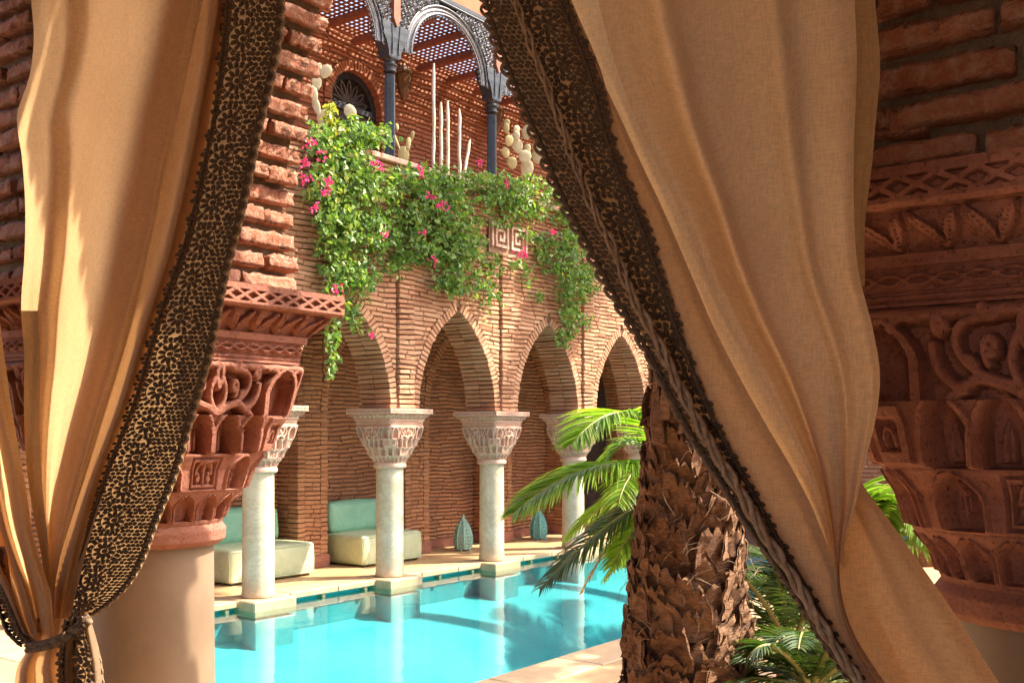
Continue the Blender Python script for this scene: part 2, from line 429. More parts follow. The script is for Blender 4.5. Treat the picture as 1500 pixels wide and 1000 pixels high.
# overflow recess under the gallery slab with stone spacers
mb = MB(); mb.box((4.0, PY1 + .10, -.5), (19.4, PY1 + .18, -.066))
rec = tag(mb.build('overflow_recess', M['recess']), kind='structure')
x = 4.7
while x < 19:
    mb = MB(); mb.cham((x, PY1 + .02, -.14), (x + .05, PY1 + .098, -.064), .006); mb.build('spacer_block', M['coping'], rec); x += .655
# basin
d = 1.35
V = [(PX0 + .02, PY0 + .02, -.066), (PX1 - .02, PY0 + .02, -.066), (PX1 - .02, PY1 + .098, -.066), (PX0 + .02, PY1 + .098, -.066)]
V += [(x, y, -d) for (x, y, z) in V]
basin = tag(part('pool_basin', V, [(4, 5, 6, 7), (0, 4, 7, 3), (1, 2, 6, 5), (0, 1, 5, 4), (2, 3, 7, 6)], M['pool']), kind='structure')
prof = [(PY1 + .09, -.42), (8.3, -.5), (7.9, -.62), (7.4, -.85), (6.9, -1.1), (6.4, -1.26), (5.9, -1.335)]
V = [(xx, yy_, zz_) for (yy_, zz_) in prof for xx in (PX0 + .03, PX1 - .03)]
part('sloping_floor', V, [(2 * i_, 2 * i_ + 2, 2 * i_ + 3, 2 * i_ + 1) for i_ in range(len(prof) - 1)], M['pool'], basin, True)
V = [(PX0 + .021, PY0 + .021, ZW), (PX1 - .021, PY0 + .021, ZW), (PX1 - .021, PY1 + .097, ZW), (PX0 + .021, PY1 + .097, ZW)]
tag(part('water', V, [(0, 1, 2, 3)], M['water']), kind='structure')

# ------------------------------------------------------------------ brickwork
YL = [0, 300, 420, 480, 600, 780, 800, 1000]; XL = [488, 430, 440, 450, 430, 340, 313, 313]
YR = [0, 80, 195, 320, 405, 495, 559, 653, 770, 874, 989]; XR = [712, 737, 787, 840, 885, 940, 975, 1024, 1096, 1168, 1245]
def seen(p):
    px, py, Z = project(p)
    return 0 < Z and -5 < py < 1005 and np.interp(py, YL, XL) - 15 < px < np.interp(py, YR, XR) + 15
CORN = np.array([(-1, -1), (1, -1), (1, 1), (-1, 1)], float) * .5
def tmpl_face(L, H, D, r):                              # chamfered brick, back open
    c = .007
    V = np.zeros((12, 3))
    V[0:4, :2] = CORN; V[0:4, 2] = -.5
    V[4:8, :2] = CORN; V[4:8, 2] = .5 - c / D
    V[8:12, :2] = CORN * np.array((1 - 2 * c / L, 1 - 2 * c / H)); V[8:12, 2] = .5
    j = np.zeros((4, 3)); j[:, 0] = r.uniform(-.012, .012, 4); j[:, 1] = r.uniform(-.06, .06, 4); j[:, 2] = r.uniform(-.07, .05, 4)
    for k in (0, 4, 8): V[k:k + 4] += j * (1 if k else (1, 1, 0))
    return V
F_FACE = [(8, 9, 10, 11)] + [(a + i, a + (i + 1) % 4, a + 4 + (i + 1) % 4, a + 4 + i) for a in (0, 4) for i in range(4)]
def tmpl_box(L, H, D, r):
    V = np.array([(x, y, z) for z in (-.5, .5) for (x, y) in CORN])
    V = V + np.stack([r.uniform(-.02, .02, 8), r.uniform(-.1, .1, 8), r.uniform(-.05, .05, 8)], 1)
    return V
F_BOX = [(3, 2, 1, 0), (4, 5, 6, 7), (0, 1, 5, 4), (1, 2, 6, 5), (2, 3, 7, 6), (3, 0, 4, 7)]
class Bricks:
    def __init__(s, tmpl=tmpl_face, faces=F_FACE): s.L = []; s.tm = tmpl; s.F = faces
    def add(s, c, el, eh, eo, L, H, D): s.L.append((np.array(c, float), np.array(el, float), np.array(eh, float), np.array(eo, float), L, H, D))
    def finish(s, parent, name, rest, mat, top=300, dims=(.27, .04, .12)):
        sc = []
        for (c, el, eh, eo, L, H, D) in s.L:
            v = np.array((0, 0, EYE)) - c; dist = np.linalg.norm(v)
            f = max(.0, float(np.dot(eo, v / dist))) if s.F is F_FACE else .6
            sc.append((L * H * f / dist ** 2) if seen(c) else 0)
        order = np.argsort(-np.array(sc))
        meshes = [mk_mesh(name, s.tm(*dims, rng), s.F, mat) for _ in range(10)]
        chosen = set(int(i) for i in order[:top] if sc[i] > 0)
        Vs = []; Fs = []; T = []; n = 0
        for i, (c, el, eh, eo, L, H, D) in enumerate(s.L):
            if i in chosen:
                o = link(name, meshes[int(rng.integers(10))], parent)
                mtx = Matrix.Identity(4)
                for r_ in range(3):
                    mtx[r_][0] = el[r_] * L; mtx[r_][1] = eh[r_] * H; mtx[r_][2] = eo[r_] * D; mtx[r_][3] = c[r_]
                o.matrix_local = mtx
            else:
                t = s.tm(L, H, D, rng)
                Vs.append(c + t[:, :1] * L * el + t[:, 1:2] * H * eh + t[:, 2:3] * D * eo)
                Fs += [tuple(k + n for k in f) for f in s.F]; T += [float(rng.random())] * len(s.F); n += len(t)
        if Vs:
            o = part(rest, np.concatenate(Vs), Fs, mat, parent, False, T); o['kind'] = 'stuff'
def wob(x, z): return .010 * math.sin(x * 2.3 + z * 1.7) + .006 * math.sin(x * 6.1 + 1.3 + z * 4.0) + .004 * math.sin(x * 13.0 + z * 9)
X_ = np.array((1., 0, 0)); Y_ = np.array((0, 1., 0)); Z_ = np.array((0, 0, 1.))

COLS = [5.13 + 1.97 * i for i in range(7)]              # 5.13 7.10 9.07 11.04 13.01 14.98 16.95
YC = 8.66
HALF, RISE, SPR = .735, 1.25, 2.0
CC = (RISE ** 2 - HALF ** 2) / (2 * HALF); RR = CC + HALF
def arch_w(h, e=0.0):                                    # half width of the opening at height h above the springing
    v = (RR + e) ** 2 - h * h
    return max(0.0, math.sqrt(v) - CC) if v > 0 else 0.0
def arch_h(w, e=0.0):
    v = (RR + e) ** 2 - (w + CC) ** 2
    return math.sqrt(v) if v > 0 else 0.0

def fill(br, x0, x1, z, yf, H, D, seed_off, mean=.27, jit=.004):
    if x1 - x0 < .03: return
    x = x0
    L0 = mean * rng.uniform(.35, 1.0)
    while x < x1 - .02:
        L = min(L0, x1 - x)
        if x1 - x - L < .06: L = x1 - x
        xc = x + L / 2
        tilt = (wob(xc + .1, z) - wob(xc - .1, z)) / .2
        el = np.array((1, 0, tilt)); el /= np.linalg.norm(el); eh = np.cross(-Y_, el)
        br.add((xc, yf + D / 2 - rng.uniform(-jit, jit * 2), z + wob(xc, z)), el, eh, -Y_, L - .006, H * rng.uniform(.9, 1.06), D)
        x += L; L0 = mean * rng.uniform(.75, 1.25)
def arch_wall(name, label, y_front, z0, z_top, depth, cols, x_min, x_max, mat, pil=.14, pil_out=.035, jamb=False, core_mat='mortar', back_fill=None, ring=.115, pitch=.058):
    w = thing(name, label, 'wall')
    br = Bricks(); vo = Bricks(tmpl_box, F_BOX)
    mids = [(cols[i] + cols[i + 1]) / 2 for i in range(len(cols) - 1)]
    H = pitch * .80; D = .12
    z = z0 + pitch / 2
    row = 0
    while z < z_top - .01:
        h = z - SPR
        edges = []                                       # solid spans at this height
        cur = x_min
        for m_ in mids:
            ww = HALF + ring if h < 0 else arch_w(h, ring)
            if ww <= 0: continue
            edges.append((cur, m_ - ww)); cur = m_ + ww
        edges.append((cur, x_max))
        for (a, b_) in edges:
            cuts = sorted([c for c in cols if a < c - pil + .01 and c + pil - .01 < b_])
            p = a
            for c in cuts:
                fill(br, p, c - pil - .012, z, y_front, H, D, row)
                fill(br, c - pil + .004, c + pil - .004, z, y_front - pil_out, H, D + pil_out, row, .30)
                p = c + pil + .012
            fill(br, p, b_, z, y_front, H, D, row)
        z += pitch; row += 1
    nd = max(1, round(depth / .25)); dl = depth / nd
    for m_ in mids:
        steps = int(math.asin(RISE / RR) * RR / pitch)
        for sgn in (-1, 1):
            if jamb:
                zz = z0 + pitch / 2
                while zz < SPR:
                    for k in range(nd):
                        vo.add((m_ + sgn * (HALF + ring / 2 + rng.uniform(-.006, .006)), y_front - .004 + (k + .5) * dl, zz + wob(m_ + sgn * HALF + k * .2, zz) * .5), Y_, Z_, X_ * sgn, dl - .008, H, ring)
                    zz += pitch
            for i in range(steps):
                a = (i + .5) * pitch / RR
                rad = np.array((sgn * math.cos(a), 0, math.sin(a))); tan = np.array((-sgn * math.sin(a), 0, math.cos(a)))
                c0 = np.array((m_ - sgn * CC, 0, SPR)) + rad * (RR + ring / 2 + rng.uniform(-.006, .006))
                off = (i % 2) * .3
                for k in range(nd):
                    vo.add((c0[0], y_front - .006 + (k + .5) * dl, c0[2]), Y_, tan, rad, dl - .008, H * rng.uniform(.85, 1.05), ring)
    # core of the wall, recessed behind the bricks
    mb = MB(); yb = y_front + depth; yf = y_front + .028
    xs = sorted(set([x_min + .01, x_max - .01] + [m_ + s * t for m_ in mids for s in (-1, 1) for t in np.linspace(0, HALF + .05, 14)] ))
    xs = [x for x in xs if x_min <= x <= x_max]
    def low(x):
        m_ = min(mids, key=lambda q: abs(q - x)); d_ = abs(x - m_)
        if d_ >= HALF + .05 - 1e-6: return z0
        return SPR + arch_h(d_, .05)
    for i in range(len(xs) - 1):
        a, b_ = xs[i], xs[i + 1]
        mid = (a + b_) / 2
        la, lb = (low(a), low(b_)) if low(mid) > z0 else (z0, z0)
        if low(mid) > z0:
            if la == z0: la = SPR
            if lb == z0: lb = SPR
        V = [(a, yf, la), (b_, yf, lb), (b_, yf, z_top), (a, yf, z_top), (a, yb, la), (b_, yb, lb), (b_, yb, z_top), (a, yb, z_top)]
        Fq = [(0, 1, 2, 3), (5, 4, 7, 6), (4, 5, 1, 0)]
        mb.add(V, Fq)
    for m_ in mids:
        for s in (-1, 1):
            xj = m_ + s * (HALF + .05)
            mb.add([(xj, yf, z0), (xj, yb, z0), (xj, yb, SPR), (xj, yf, SPR)], [(0, 1, 2, 3)])
    mb.build('masonry_core', M[core_mat], w)
    br.finish(w, 'brick', 'brickwork', M[mat], 300)
    vo.finish(w, 'voussoir', 'arch_brickwork', M[mat], 300, (.24, .038, .115))
    return w, mids
Y_ARC = YC - .25
arcade, MIDS = arch_wall('arcade_wall', 'thin-brick arcade wall with pointed arches standing on columns along the pool', Y_ARC, SPR, 4.84, .5, COLS, 4.0, 18.2, 'brick')
# back wall of the gallery: pilasters and blind arches, recessed panels behind
Y_BK = 10.0
back, _ = arch_wall('gallery_back_wall', 'shaded brick wall with blind arches behind the sofas', Y_BK, 0.0, 4.3, .38, COLS, 4.0, 18.2, 'brick_back', pil=.17, pil_out=.0, jamb=True)
br = Bricks()
z = .03
while z < 3.4:
    for m_ in MIDS:
        if abs(m_ - MIDS[5]) < .2: continue
        fill(br, m_ - HALF - .08, m_ + HALF + .08, z, Y_BK + .38, .038, .1, 0)
    z += .058
br.finish(back, 'panel_brick', 'panel_brickwork', M['brick_back'], 300)
mb = MB(); mb.box((4.0, Y_BK + .41, 0), (18.2, Y_BK + .6, 4.4)); mb.build('niche_backing', M['mortar'], back)
# skirting stones along the foot of the back wall
for c in COLS:
    mb = MB(); mb.cham((c - .25 - .02, Y_BK - .03, 0), (c + .25 + .02, Y_BK + .36, .16), .012); mb.build('pilaster_foot', M['red_stone'], back)
for m_ in MIDS:
    mb = MB(); mb.cham((m_ - HALF + .03, Y_BK + .33, 0), (m_ + HALF - .03, Y_BK + .375, .13), .01); mb.build('skirting', M['red_stone'], back)
# ceiling of the gallery = floor of the terrace
mb = MB(); mb.box((4.0, Y_ARC + .52, 4.3), (18.2, 10.9, 4.45))
tag(mb.build('terrace_floor', M['plaster']), kind='structure')
# coping of the arcade wall and planter
mb = MB(); mb.cham((4.0, Y_ARC - .06, 4.842), (18.2, Y_ARC + .12, 4.91), .012); mb.build('parapet_coping', M['pink_stone'], arcade)
mb = MB(); mb.cham((4.0, Y_ARC + .42, 4.45), (18.2, Y_ARC + .56, 4.93), .012); mb.build('planter_rear_wall', M['plaster'], arcade)
mb = MB(); mb.box((4.0, Y_ARC + .122, 4.6), (18.2, Y_ARC + .418, 4.86)); mb.build('planter_soil', M['soil'], arcade)
# fretwork panel of laid bricks above the third column
fx, fz, u = 11.04, 4.28, .04
fret = ["#########", "#.......#", "#.#####.#", "#.#...#.#", "#.#.#.#.#", "#.#.###.#", "#.#.....#", "#.#######"]
fp = MB(); fp.box((fx - .42, Y_ARC - .034, fz - .22), (fx + .42, Y_ARC - .02, fz + .22)); base = fp.build('fretwork_panel', M['mortar'], arcade)
mb = MB()
for half in (0, 1):
    for j, rowt in enumerate(fret):
        for i, ch in enumerate(rowt):
            if ch == '#':
                ii = i if half == 0 else 8 - i
                cx = fx + (-.39 if half == 0 else .03) + ii * u; cz = fz + .165 - j * u
                mb.box((cx + .003, Y_ARC - .066 + rng.uniform(-.003, .003), cz - u / 2 + .002), (cx + u - .003, Y_ARC - .03, cz + u / 2 - .002))
mb.build('fret_pattern', M['pink_stone'], base)['kind'] = 'stuff'

# upper terrace wall
Y_UP = 10.38
upper = thing('terrace_wall', 'red brick upper wall dotted with light behind the iron arches', 'wall')
br = Bricks()
DX, DW, DSP = 10.2, .47, 6.22                           # arched door: centre, half width, springing
z = 4.48; row = 0
while z < 7.25:
    h = z - DSP; rr = DW + .13
    hw = rr if h < 0 else (math.sqrt(max(0, rr * rr - h * h)))
    if hw > .02: fill(br, 6.0, DX - hw, z, Y_UP, .042, .12, 0, .3); fill(br, DX + hw, 18.2, z, Y_UP, .042, .12, 0, .3)
    else: fill(br, 6.0, 18.2, z, Y_UP, .042, .12, 0, .3)
    z += .066
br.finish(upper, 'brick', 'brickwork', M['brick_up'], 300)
vo = Bricks(tmpl_box, F_BOX)
for i in range(30):
    a = math.pi * (i + .5) / 30; rad = np.array((math.cos(a), 0, math.sin(a))); tan = np.array((-math.sin(a), 0, math.cos(a)))
    vo.add(np.array((DX, Y_UP + .05, DSP)) + rad * (DW + .065), Y_, tan, rad, .16, .044, .125)
for zz in np.arange(4.5, DSP, .066):
    for s in (-1, 1): vo.add((DX + s * (DW + .065), Y_UP + .05, zz), Y_, Z_, X_ * s, .16, .044, .125)
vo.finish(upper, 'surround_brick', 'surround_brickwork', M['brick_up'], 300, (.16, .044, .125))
mb = MB()
V = []; 
mb.box((6.0, Y_UP + .03, 4.46), (DX - DW - .1, Y_UP + .25, 7.3)); mb.box((DX + DW + .1, Y_UP + .03, 4.46), (18.2, Y_UP + .25, 7.3)); mb.box((DX - DW - .1, Y_UP + .2, 4.46), (DX + DW + .1, Y_UP + .26, 7.3))
# spandrel above the door arch
n = 16
for i in range(n):
    a0 = math.pi * i / n; a1 = math.pi * (i + 1) / n; r = DW + .1
    p0 = (DX + r * math.cos(a0), DSP + r * math.sin(a0)); p1 = (DX + r * math.cos(a1), DSP + r * math.sin(a1))
    mb.add([(p0[0], Y_UP + .031, p0[1]), (p1[0], Y_UP + .031, p1[1]), (p1[0], Y_UP + .031, 7.3), (p0[0], Y_UP + .031, 7.3)], [(0, 1, 2, 3)])
mb.build('masonry_core', M['mortar'], upper)
# end wall of the court and the block behind the terrace
mb = MB(); mb.box((20.5, -9, 0), (21.0, 10.4, 6.5)); 
ew = thing('court_end_wall', 'plain red wall at the far end of the court behind the palms', 'wall'); mb.build('wall_face', M['plaster'], ew)
br = Bricks()
for k, z in enumerate(np.arange(.05, 3.2, .085)):
    y = 1.5
    while y < 8.2:
        L = rng.uniform(.24, .34); br.add((20.5 - .0, y + L / 2, z), -Y_, Z_, -X_, L - .012, .062, .05); y += L
br.finish(ew, 'brick', 'brickwork', M['brick'], 300)

# ------------------------------------------------------------------ carved columns
def spiral(cx, cz, r0, turns, a0, sgn, n=26):
    return [(cx + sgn * r0 * (1 - .8 * i / n) * math.cos(a0 + turns * 2 * math.pi * i / n), cz + r0 * (1 - .8 * i / n) * math.sin(a0 + turns * 2 * math.pi * i / n)) for i in range(n + 1)]
def bez(p, q, r, n=14): return [((1 - t) ** 2 * p[0] + 2 * t * (1 - t) * q[0] + t * t * r[0], (1 - t) ** 2 * p[1] + 2 * t * (1 - t) * q[1] + t * t * r[1]) for t in np.linspace(0, 1, n)]
def seg_dist(U, W, P, asp):                              # distance of grid points to a polyline (u scaled by asp)
    P = np.array(P, float); P[:, 0] *= asp; X = U * asp; best = np.full(U.shape, 9.0)
    for a, b_ in zip(P[:-1], P[1:]):
        d_ = b_ - a; l2 = (d_ ** 2).sum() + 1e-12
        t = np.clip(((X - a[0]) * d_[0] + (W - a[1]) * d_[1]) / l2, 0, 1)
        best = np.minimum(best, np.hypot(X - a[0] - t * d_[0], W - a[1] - t * d_[1]))
    return best
def in_arch(x, z, hw, z0, zs, zt):                       # pointed arch mask: signed depth inside
    h = np.clip((z - zs) / (zt - zs), 0, 1)
    w = np.where(z < zs, hw, hw * np.clip(1 - h ** 1.9, 0, 1) ** .8)
    return np.where((z > z0) & (z < zt), w - np.abs(x), -9)
def rim(ia, a, b_): return sstep(ia + b_, .005) * sstep(-a - ia, .005)
def sstep(x, w): t = np.clip(x / w, 0, 1); return t * t * (3 - 2 * t)
CAPH = .70
TB = [0, .09, .215, .36, .51, .715, .80, .915]           # tier limits as fractions of the height
def cap_profile(t):
    hw = np.interp(t, [0, .02, .06, .085, .09, .10, .15, .21, .2151, .22, .30, .355, .3601, .37, .46, .505, .5101, .60, .705, .715, .716, .79, .80, .801, .825, .85, .89, .915],
                      [.182, .196, .198, .186, .188, .190, .196, .222, .222, .228, .236, .256, .256, .262, .268, .282, .282, .288, .300, .303, .292, .292, .297, .303, .304, .315, .345, .350])
    nn = np.interp(t, [0, .09, .2, .36, .5, .7, 1], [2, 2, 2.6, 3.6, 6, 14, 30])
    return hw, nn
def build_capital(nu, nz):
    ts = np.unique(np.concatenate([np.linspace(0, .915, nz), [.089, .09, .2149, .2151, .3599, .3601, .5099, .5101, .7149, .716, .80, .801, .825]]))
    u = np.linspace(-1, 1, nu)
    U, T = np.meshgrid(u, ts)
    hw, nn = cap_profile(T)
    D = np.zeros_like(U)
    asp = .28 / CAPH                                    # u to fraction-of-height units
    a = np.abs(U)
    # ring
    m_ = T < .09
    # tier A: small arches
    m_ = (T >= .09) & (T < .215)
    x = ((U * 3.0 + .0) % 1.0 - .5) * .333 * asp * .82
    ia = in_arch(x, T, .041, .10, .15, .202)
    D = np.where(m_, -.020 * sstep(ia, .006) + .006 * rim(ia, -.0, .014) + 0, D)
    # tier B: centre square with scrolls, pointed niches at the sides
    m_ = (T >= .215) & (T < .36)
    x = U * asp
    sq = np.minimum(.055 - np.abs(x), .046 - np.abs(T - .287))
    sc = seg_dist(U, T, spiral(.072, .268, .020, 1.1, 1.2, 1), asp); sc = np.minimum(sc, seg_dist(U, T, spiral(-.072, .268, .020, 1.1, 1.2, -1), asp))
    sc = np.minimum(sc, seg_dist(U, T, [(0, .25), (0, .325)], asp)); sc = np.minimum(sc, seg_dist(U, T, bez((.0, .33), (.1, .33), (.1, .285)), asp)); sc = np.minimum(sc, seg_dist(U, T, bez((.0, .33), (-.1, .33), (-.1, .285)), asp))
    dB = np.where(sq > 0, -.014 * sstep(sq, .006) + .012 * sstep(.010 - sc, .006), 0) + -.008 * rim(sq, .006, .018)
    for cu in (.47, .92):
        xx = (a - cu) * asp
        ia = in_arch(xx, T, .060 if cu < .6 else .030, .222, .275, .352)
        fl = seg_dist(a, T, [(cu, .23), (cu, .33)], asp); fl = np.minimum(fl, np.abs(np.hypot(xx * 1.6, T - .285) - .026))
        dB = np.where(ia > 0, -.028 * sstep(ia, .008) + .014 * sstep(.008 - fl, .004), dB)
        dB += .008 * rim(ia, .002, .018)
    D = np.where(m_, dB, D)
    # tier C: pointed niches with corbel feet, squares near the corners
    m_ = (T >= .36) & (T < .515)
    dC = np.zeros_like(U)
    for cu in (.15, .44):
        xx = (a - cu) * asp
        ia = in_arch(xx, T, .046, .362, .43, .522)
        dC += -.040 * sstep(ia, .008) + .010 * rim(ia, -.001, .022)
    xx = (a - .80) * asp
    sq = np.minimum(.038 - np.abs(xx), .040 - np.abs(T - .435))
    s2 = np.minimum(seg_dist(a, T, spiral(.755, .418, .014, 1.0, 1.2, 1), asp), seg_dist(a, T, spiral(.845, .418, .014, 1.0, 1.2, -1), asp))
    s2 = np.minimum(s2, seg_dist(a, T, bez((.755, .432), (.80, .47), (.845, .432)), asp))
    bx_ = np.minimum(.058 - np.abs(xx), .066 - np.abs(T - .435))
    dC += np.where(bx_ > 0, .010, 0) + np.where(sq > 0, -.016 * sstep(sq, .006) + .012 * sstep(.008 - s2, .005), 0)
    vein = np.minimum(seg_dist(a, T, [(.15, .38), (.15, .47)], asp), seg_dist(a, T, [(.44, .38), (.44, .47)], asp))
    lf_ = np.maximum(in_arch((a - .15) * asp, T, .020, .375, .40, .475), in_arch((a - .44) * asp, T, .020, .375, .40, .475))
    dC += .012 * sstep(lf_, .006) - .006 * sstep(.005 - vein, .004)
    D = np.where(m_, dC, D)
    # tier D: palmette, scrolls and tall corner arches
    m_ = (T >= .51) & (T < .716)
    g = -.030 * np.ones_like(U)
    strokes = []
    w_ = []
    def S(P, w=.013): strokes.append(P); w_.append(w)
    S(bez((.0, .50), (.05, .54), (.235, .555)), .016); S(bez((.235, .555), (.36, .53), (.42, .48)), .016)
    S(bez((0, .52), (.14, .58), (.03, .655)), .012); S(spiral(.17, .615, .036, 1.15, -1.2, 1), .011); S(bez((.06, .54), (.30, .56), (.33, .63)), .012)
    S(bez((.33, .63), (.33, .68), (.22, .68)), .012); S(bez((.235, .555), (.24, .60), (.30, .60)), .012); S(bez((.10, .70), (.2, .66), (.2, .705)), .013)
    S(spiral(.40, .665, .030, 1.0, 0, -1), .012); S(bez((.30, .53), (.45, .56), (.44, .63)), .013); S(bez((0, .70), (.06, .67), (0, .61)), .013)
    S(bez((.52, .69), (.60, .70), (.64, .665)), .014); S(bez((.93, .69), (.88, .70), (.82, .68)), .014); S(bez((.93, .60), (.98, .64), (.95, .69)), .013)
    for P, w in zip(strokes, w_):
        dd = seg_dist(a, T, P, asp); g = np.maximum(g, -.030 + .038 * np.clip(1 - (dd / w) ** 4, 0, 1) ** .5)
    xx = (a - .72) * asp
    ia = in_arch(xx, T, .060, .51, .59, .69)
    g = np.maximum(g, -.03 + .040 * rim(ia, -.002, .028)); g = np.where(ia > .002, .010 - .055 * sstep(ia - .002, .009), g)
    # curled leaf row on top
    lx = ((U * 4.0) % 1.0 - .5); ll = np.hypot(lx * .55, (T - .695) / .036)
    g = np.maximum(g, np.where((T > .672), -.018 + .026 * np.sqrt(np.clip(1 - (ll * 2.1) ** 2, 0, 1)), -1))
    D = np.where(m_, g, D)
    # recessed band with a twisted cord
    m_ = (T >= .716) & (T < .80)
    ph = U * 7
    c1 = np.abs(T - .772 - .011 * np.sin(ph * math.pi)); c2 = np.abs(T - .772 + .011 * np.sin(ph * math.pi))
    D = np.where(m_, .010 * sstep(.0075 - np.minimum(c1, c2), .005) - .005 * sstep(.006 - np.abs(T - .745), .004) - .005 * sstep(.004 - np.abs(T - .728), .003), D)
    # cove with overlapping leaves
    m_ = (T >= .828) & (T < .912)
    lx = (U * 4.5 + (T - .87) * 5.5 + .22) % 1.0 - .5
    lx2 = (U * 4.5 - (T - .87) * 5.5 - .22) % 1.0 - .5
    zz = (T - .87) / .042
    l1 = np.clip(1 - np.abs(zz) ** 1.6, 0, 1) * .17 - np.abs(lx); l2 = np.clip(1 - np.abs(zz) ** 1.6, 0, 1) * .17 - np.abs(lx2)
    D = np.where(m_, -.014 + .020 * sstep(np.maximum(l1, l2), .04) - .005 * sstep(.02 - np.minimum(np.abs(lx), np.abs(lx2)), .015), D)
    D *= np.interp(T, [0, .09], [0, 1]) 
    rn_ = np.random.default_rng(12); D = D + rn_.normal(0, .0005, D.shape) * (np.abs(D) > .0005)
    rad = (hw) / (1 + np.abs(U) ** nn) ** (1 / nn)
    # taper relief towards the arris so that the faces meet
    edge = sstep(1 - a, .05)
    Dd = D * edge
    base = np.stack([np.ones_like(U), U], -1); nrm = base / np.linalg.norm(base, axis=-1, keepdims=True)
    flat = np.stack([np.ones_like(U), np.zeros_like(U)], -1)
    k = np.clip((nn - 2) / 8, 0, 1)[..., None]
    nv = nrm * (1 - k) + flat * k
    XY = base * rad[..., None] + nv * Dd[..., None]
    Z = T * CAPH
    V = []; F = []
    off = 0
    r_, c_ = U.shape
    for q in range(4):
        ca, sa = [(1, 0), (0, 1), (-1, 0), (0, -1)][q]
        x = XY[..., 0] * ca - XY[..., 1] * sa; y = XY[..., 0] * sa + XY[..., 1] * ca
        V.append(np.stack([x, y, Z], -1).reshape(-1, 3))
        i, j = np.meshgrid(np.arange(r_ - 1), np.arange(c_ - 1), indexing='ij')
        b0 = off + i * c_ + j
        F.append(np.stack([b0, b0 + 1, b0 + c_ + 1, b0 + c_], -1).reshape(-1, 4)); off += r_ * c_
    return np.concatenate(V), np.concatenate(F)
def build_abacus(nu=240, nz=36):
    u = np.linspace(-1, 1, nu); t = np.linspace(0, 1, nz)
    U, T = np.meshgrid(u, t)
    hwp = .365
    ph = (U * 3.5) % 1.0
    zig = np.abs(ph - .5) * 2                             # crossing bands on a sunk ground
    tz = (T - .24) / .50
    band = np.minimum(np.abs(tz - zig), np.abs(tz - (1 - zig)))
    inside = (T > .24) & (T < .74)
    D = np.where(inside, -.012 * sstep(band - .16, .08), 0) * sstep(1 - np.abs(U), .03)
    D += np.where(T < .1, -.008 * (1 - T / .1), 0)
    V = []; F = []; off = 0
    z0, z1 = .915 * CAPH, CAPH
    for q in range(4):
        ca, sa = [(1, 0), (0, 1), (-1, 0), (0, -1)][q]
        bx_ = hwp + D; by_ = U * hwp
        V.append(np.stack([bx_ * ca - by_ * sa, bx_ * sa + by_ * ca, z0 + T * (z1 - z0)], -1).reshape(-1, 3))
        i, j = np.meshgrid(np.arange(nz - 1), np.arange(nu - 1), indexing='ij'); b0 = off + i * nu + j
        F.append(np.stack([b0, b0 + 1, b0 + nu + 1, b0 + nu], -1).reshape(-1, 4)); off += nz * nu
    V = np.concatenate(V); F = F and np.concatenate(F).tolist()
    n0 = len(V); h2 = hwp + .0
    V = np.concatenate([V, [(-h2, -h2, z1), (h2, -h2, z1), (h2, h2, z1), (-h2, h2, z1), (-h2 + .008, -h2 + .008, z0), (h2 - .008, -h2 + .008, z0), (h2 - .008, h2 - .008, z0), (-h2 + .008, h2 - .008, z0)]])
    F += [[n0, n0 + 1, n0 + 2, n0 + 3], [n0 + 7, n0 + 6, n0 + 5, n0 + 4]]
    return V, F
capV, capF = build_capital(210, 230)
abV, abF = build_abacus()
def col_meshes(mat):
    c_ = mk_mesh('capital', capV, capF, mat); smooth_angle(c_, 42)
    a_ = mk_mesh('abacus', abV, abF, mat); smooth_angle(a_, 35)
    return c_, a_
cap_far, ab_far = col_meshes(M['pink_stone'])
cap_near, ab_near = col_meshes(M['red_stone'])
shaft = MB(); shaft.lathe([(.172, 0), (.176, .02), (.168, .05), (.166, .1), (.1655, .6), (.162, 1.29), (.168, 1.295), (.168, 1.302)], 48)
shaft_far = shaft.mesh('shaft', M['marble']); smooth_angle(shaft_far, 40)
shaft = MB(); shaft.lathe([(.25, 0), (.255, .02), (.243, .05), (.24, .1), (.24, .6), (.235, 1.27), (.235, 1.29)], 64)
shaft_near = shaft.mesh('shaft', M['tan_stone']); smooth_angle(shaft_near, 40)
far_lab = {7.10: 'cream column by the pool nearest the red capital, in front of the first sofa', 9.07: 'cream marble column with pink capital standing in front of the second sofa',
           11.04: 'cream column with pink carved capital between the two teal lanterns', 13.01: 'cream column partly hidden by palm fronds, right of the second teal lantern',
           5.13: 'far column hidden behind the left curtain', 14.98: 'far column behind the palm trunk', 16.95: 'last column of the arcade behind the right curtain'}
for c in COLS:
    key = min(far_lab, key=lambda k: abs(k - c))
    t = thing('arcade_column', far_lab[key], 'column', 'columns along the pool arcade', (c, YC, 0))
    pl = MB(); pl.cham((-.28, -.28, -.15), (.28, .27, .012), .012); pl.build('plinth', M['coping'], t)
    s = link('shaft', shaft_far, t, (0, 0, .02)); s.scale.z = .985
    link('capital', cap_far, t, (0, 0, 1.30)); link('abacus', ab_far, t, (0, 0, 1.30))
    fb = MB(); fb.cham((-.26, -.26, -1.3), (.26, .2, -.172), .012); fb.build('footing', M['pool_ledge'], t)
exec_marker = 2

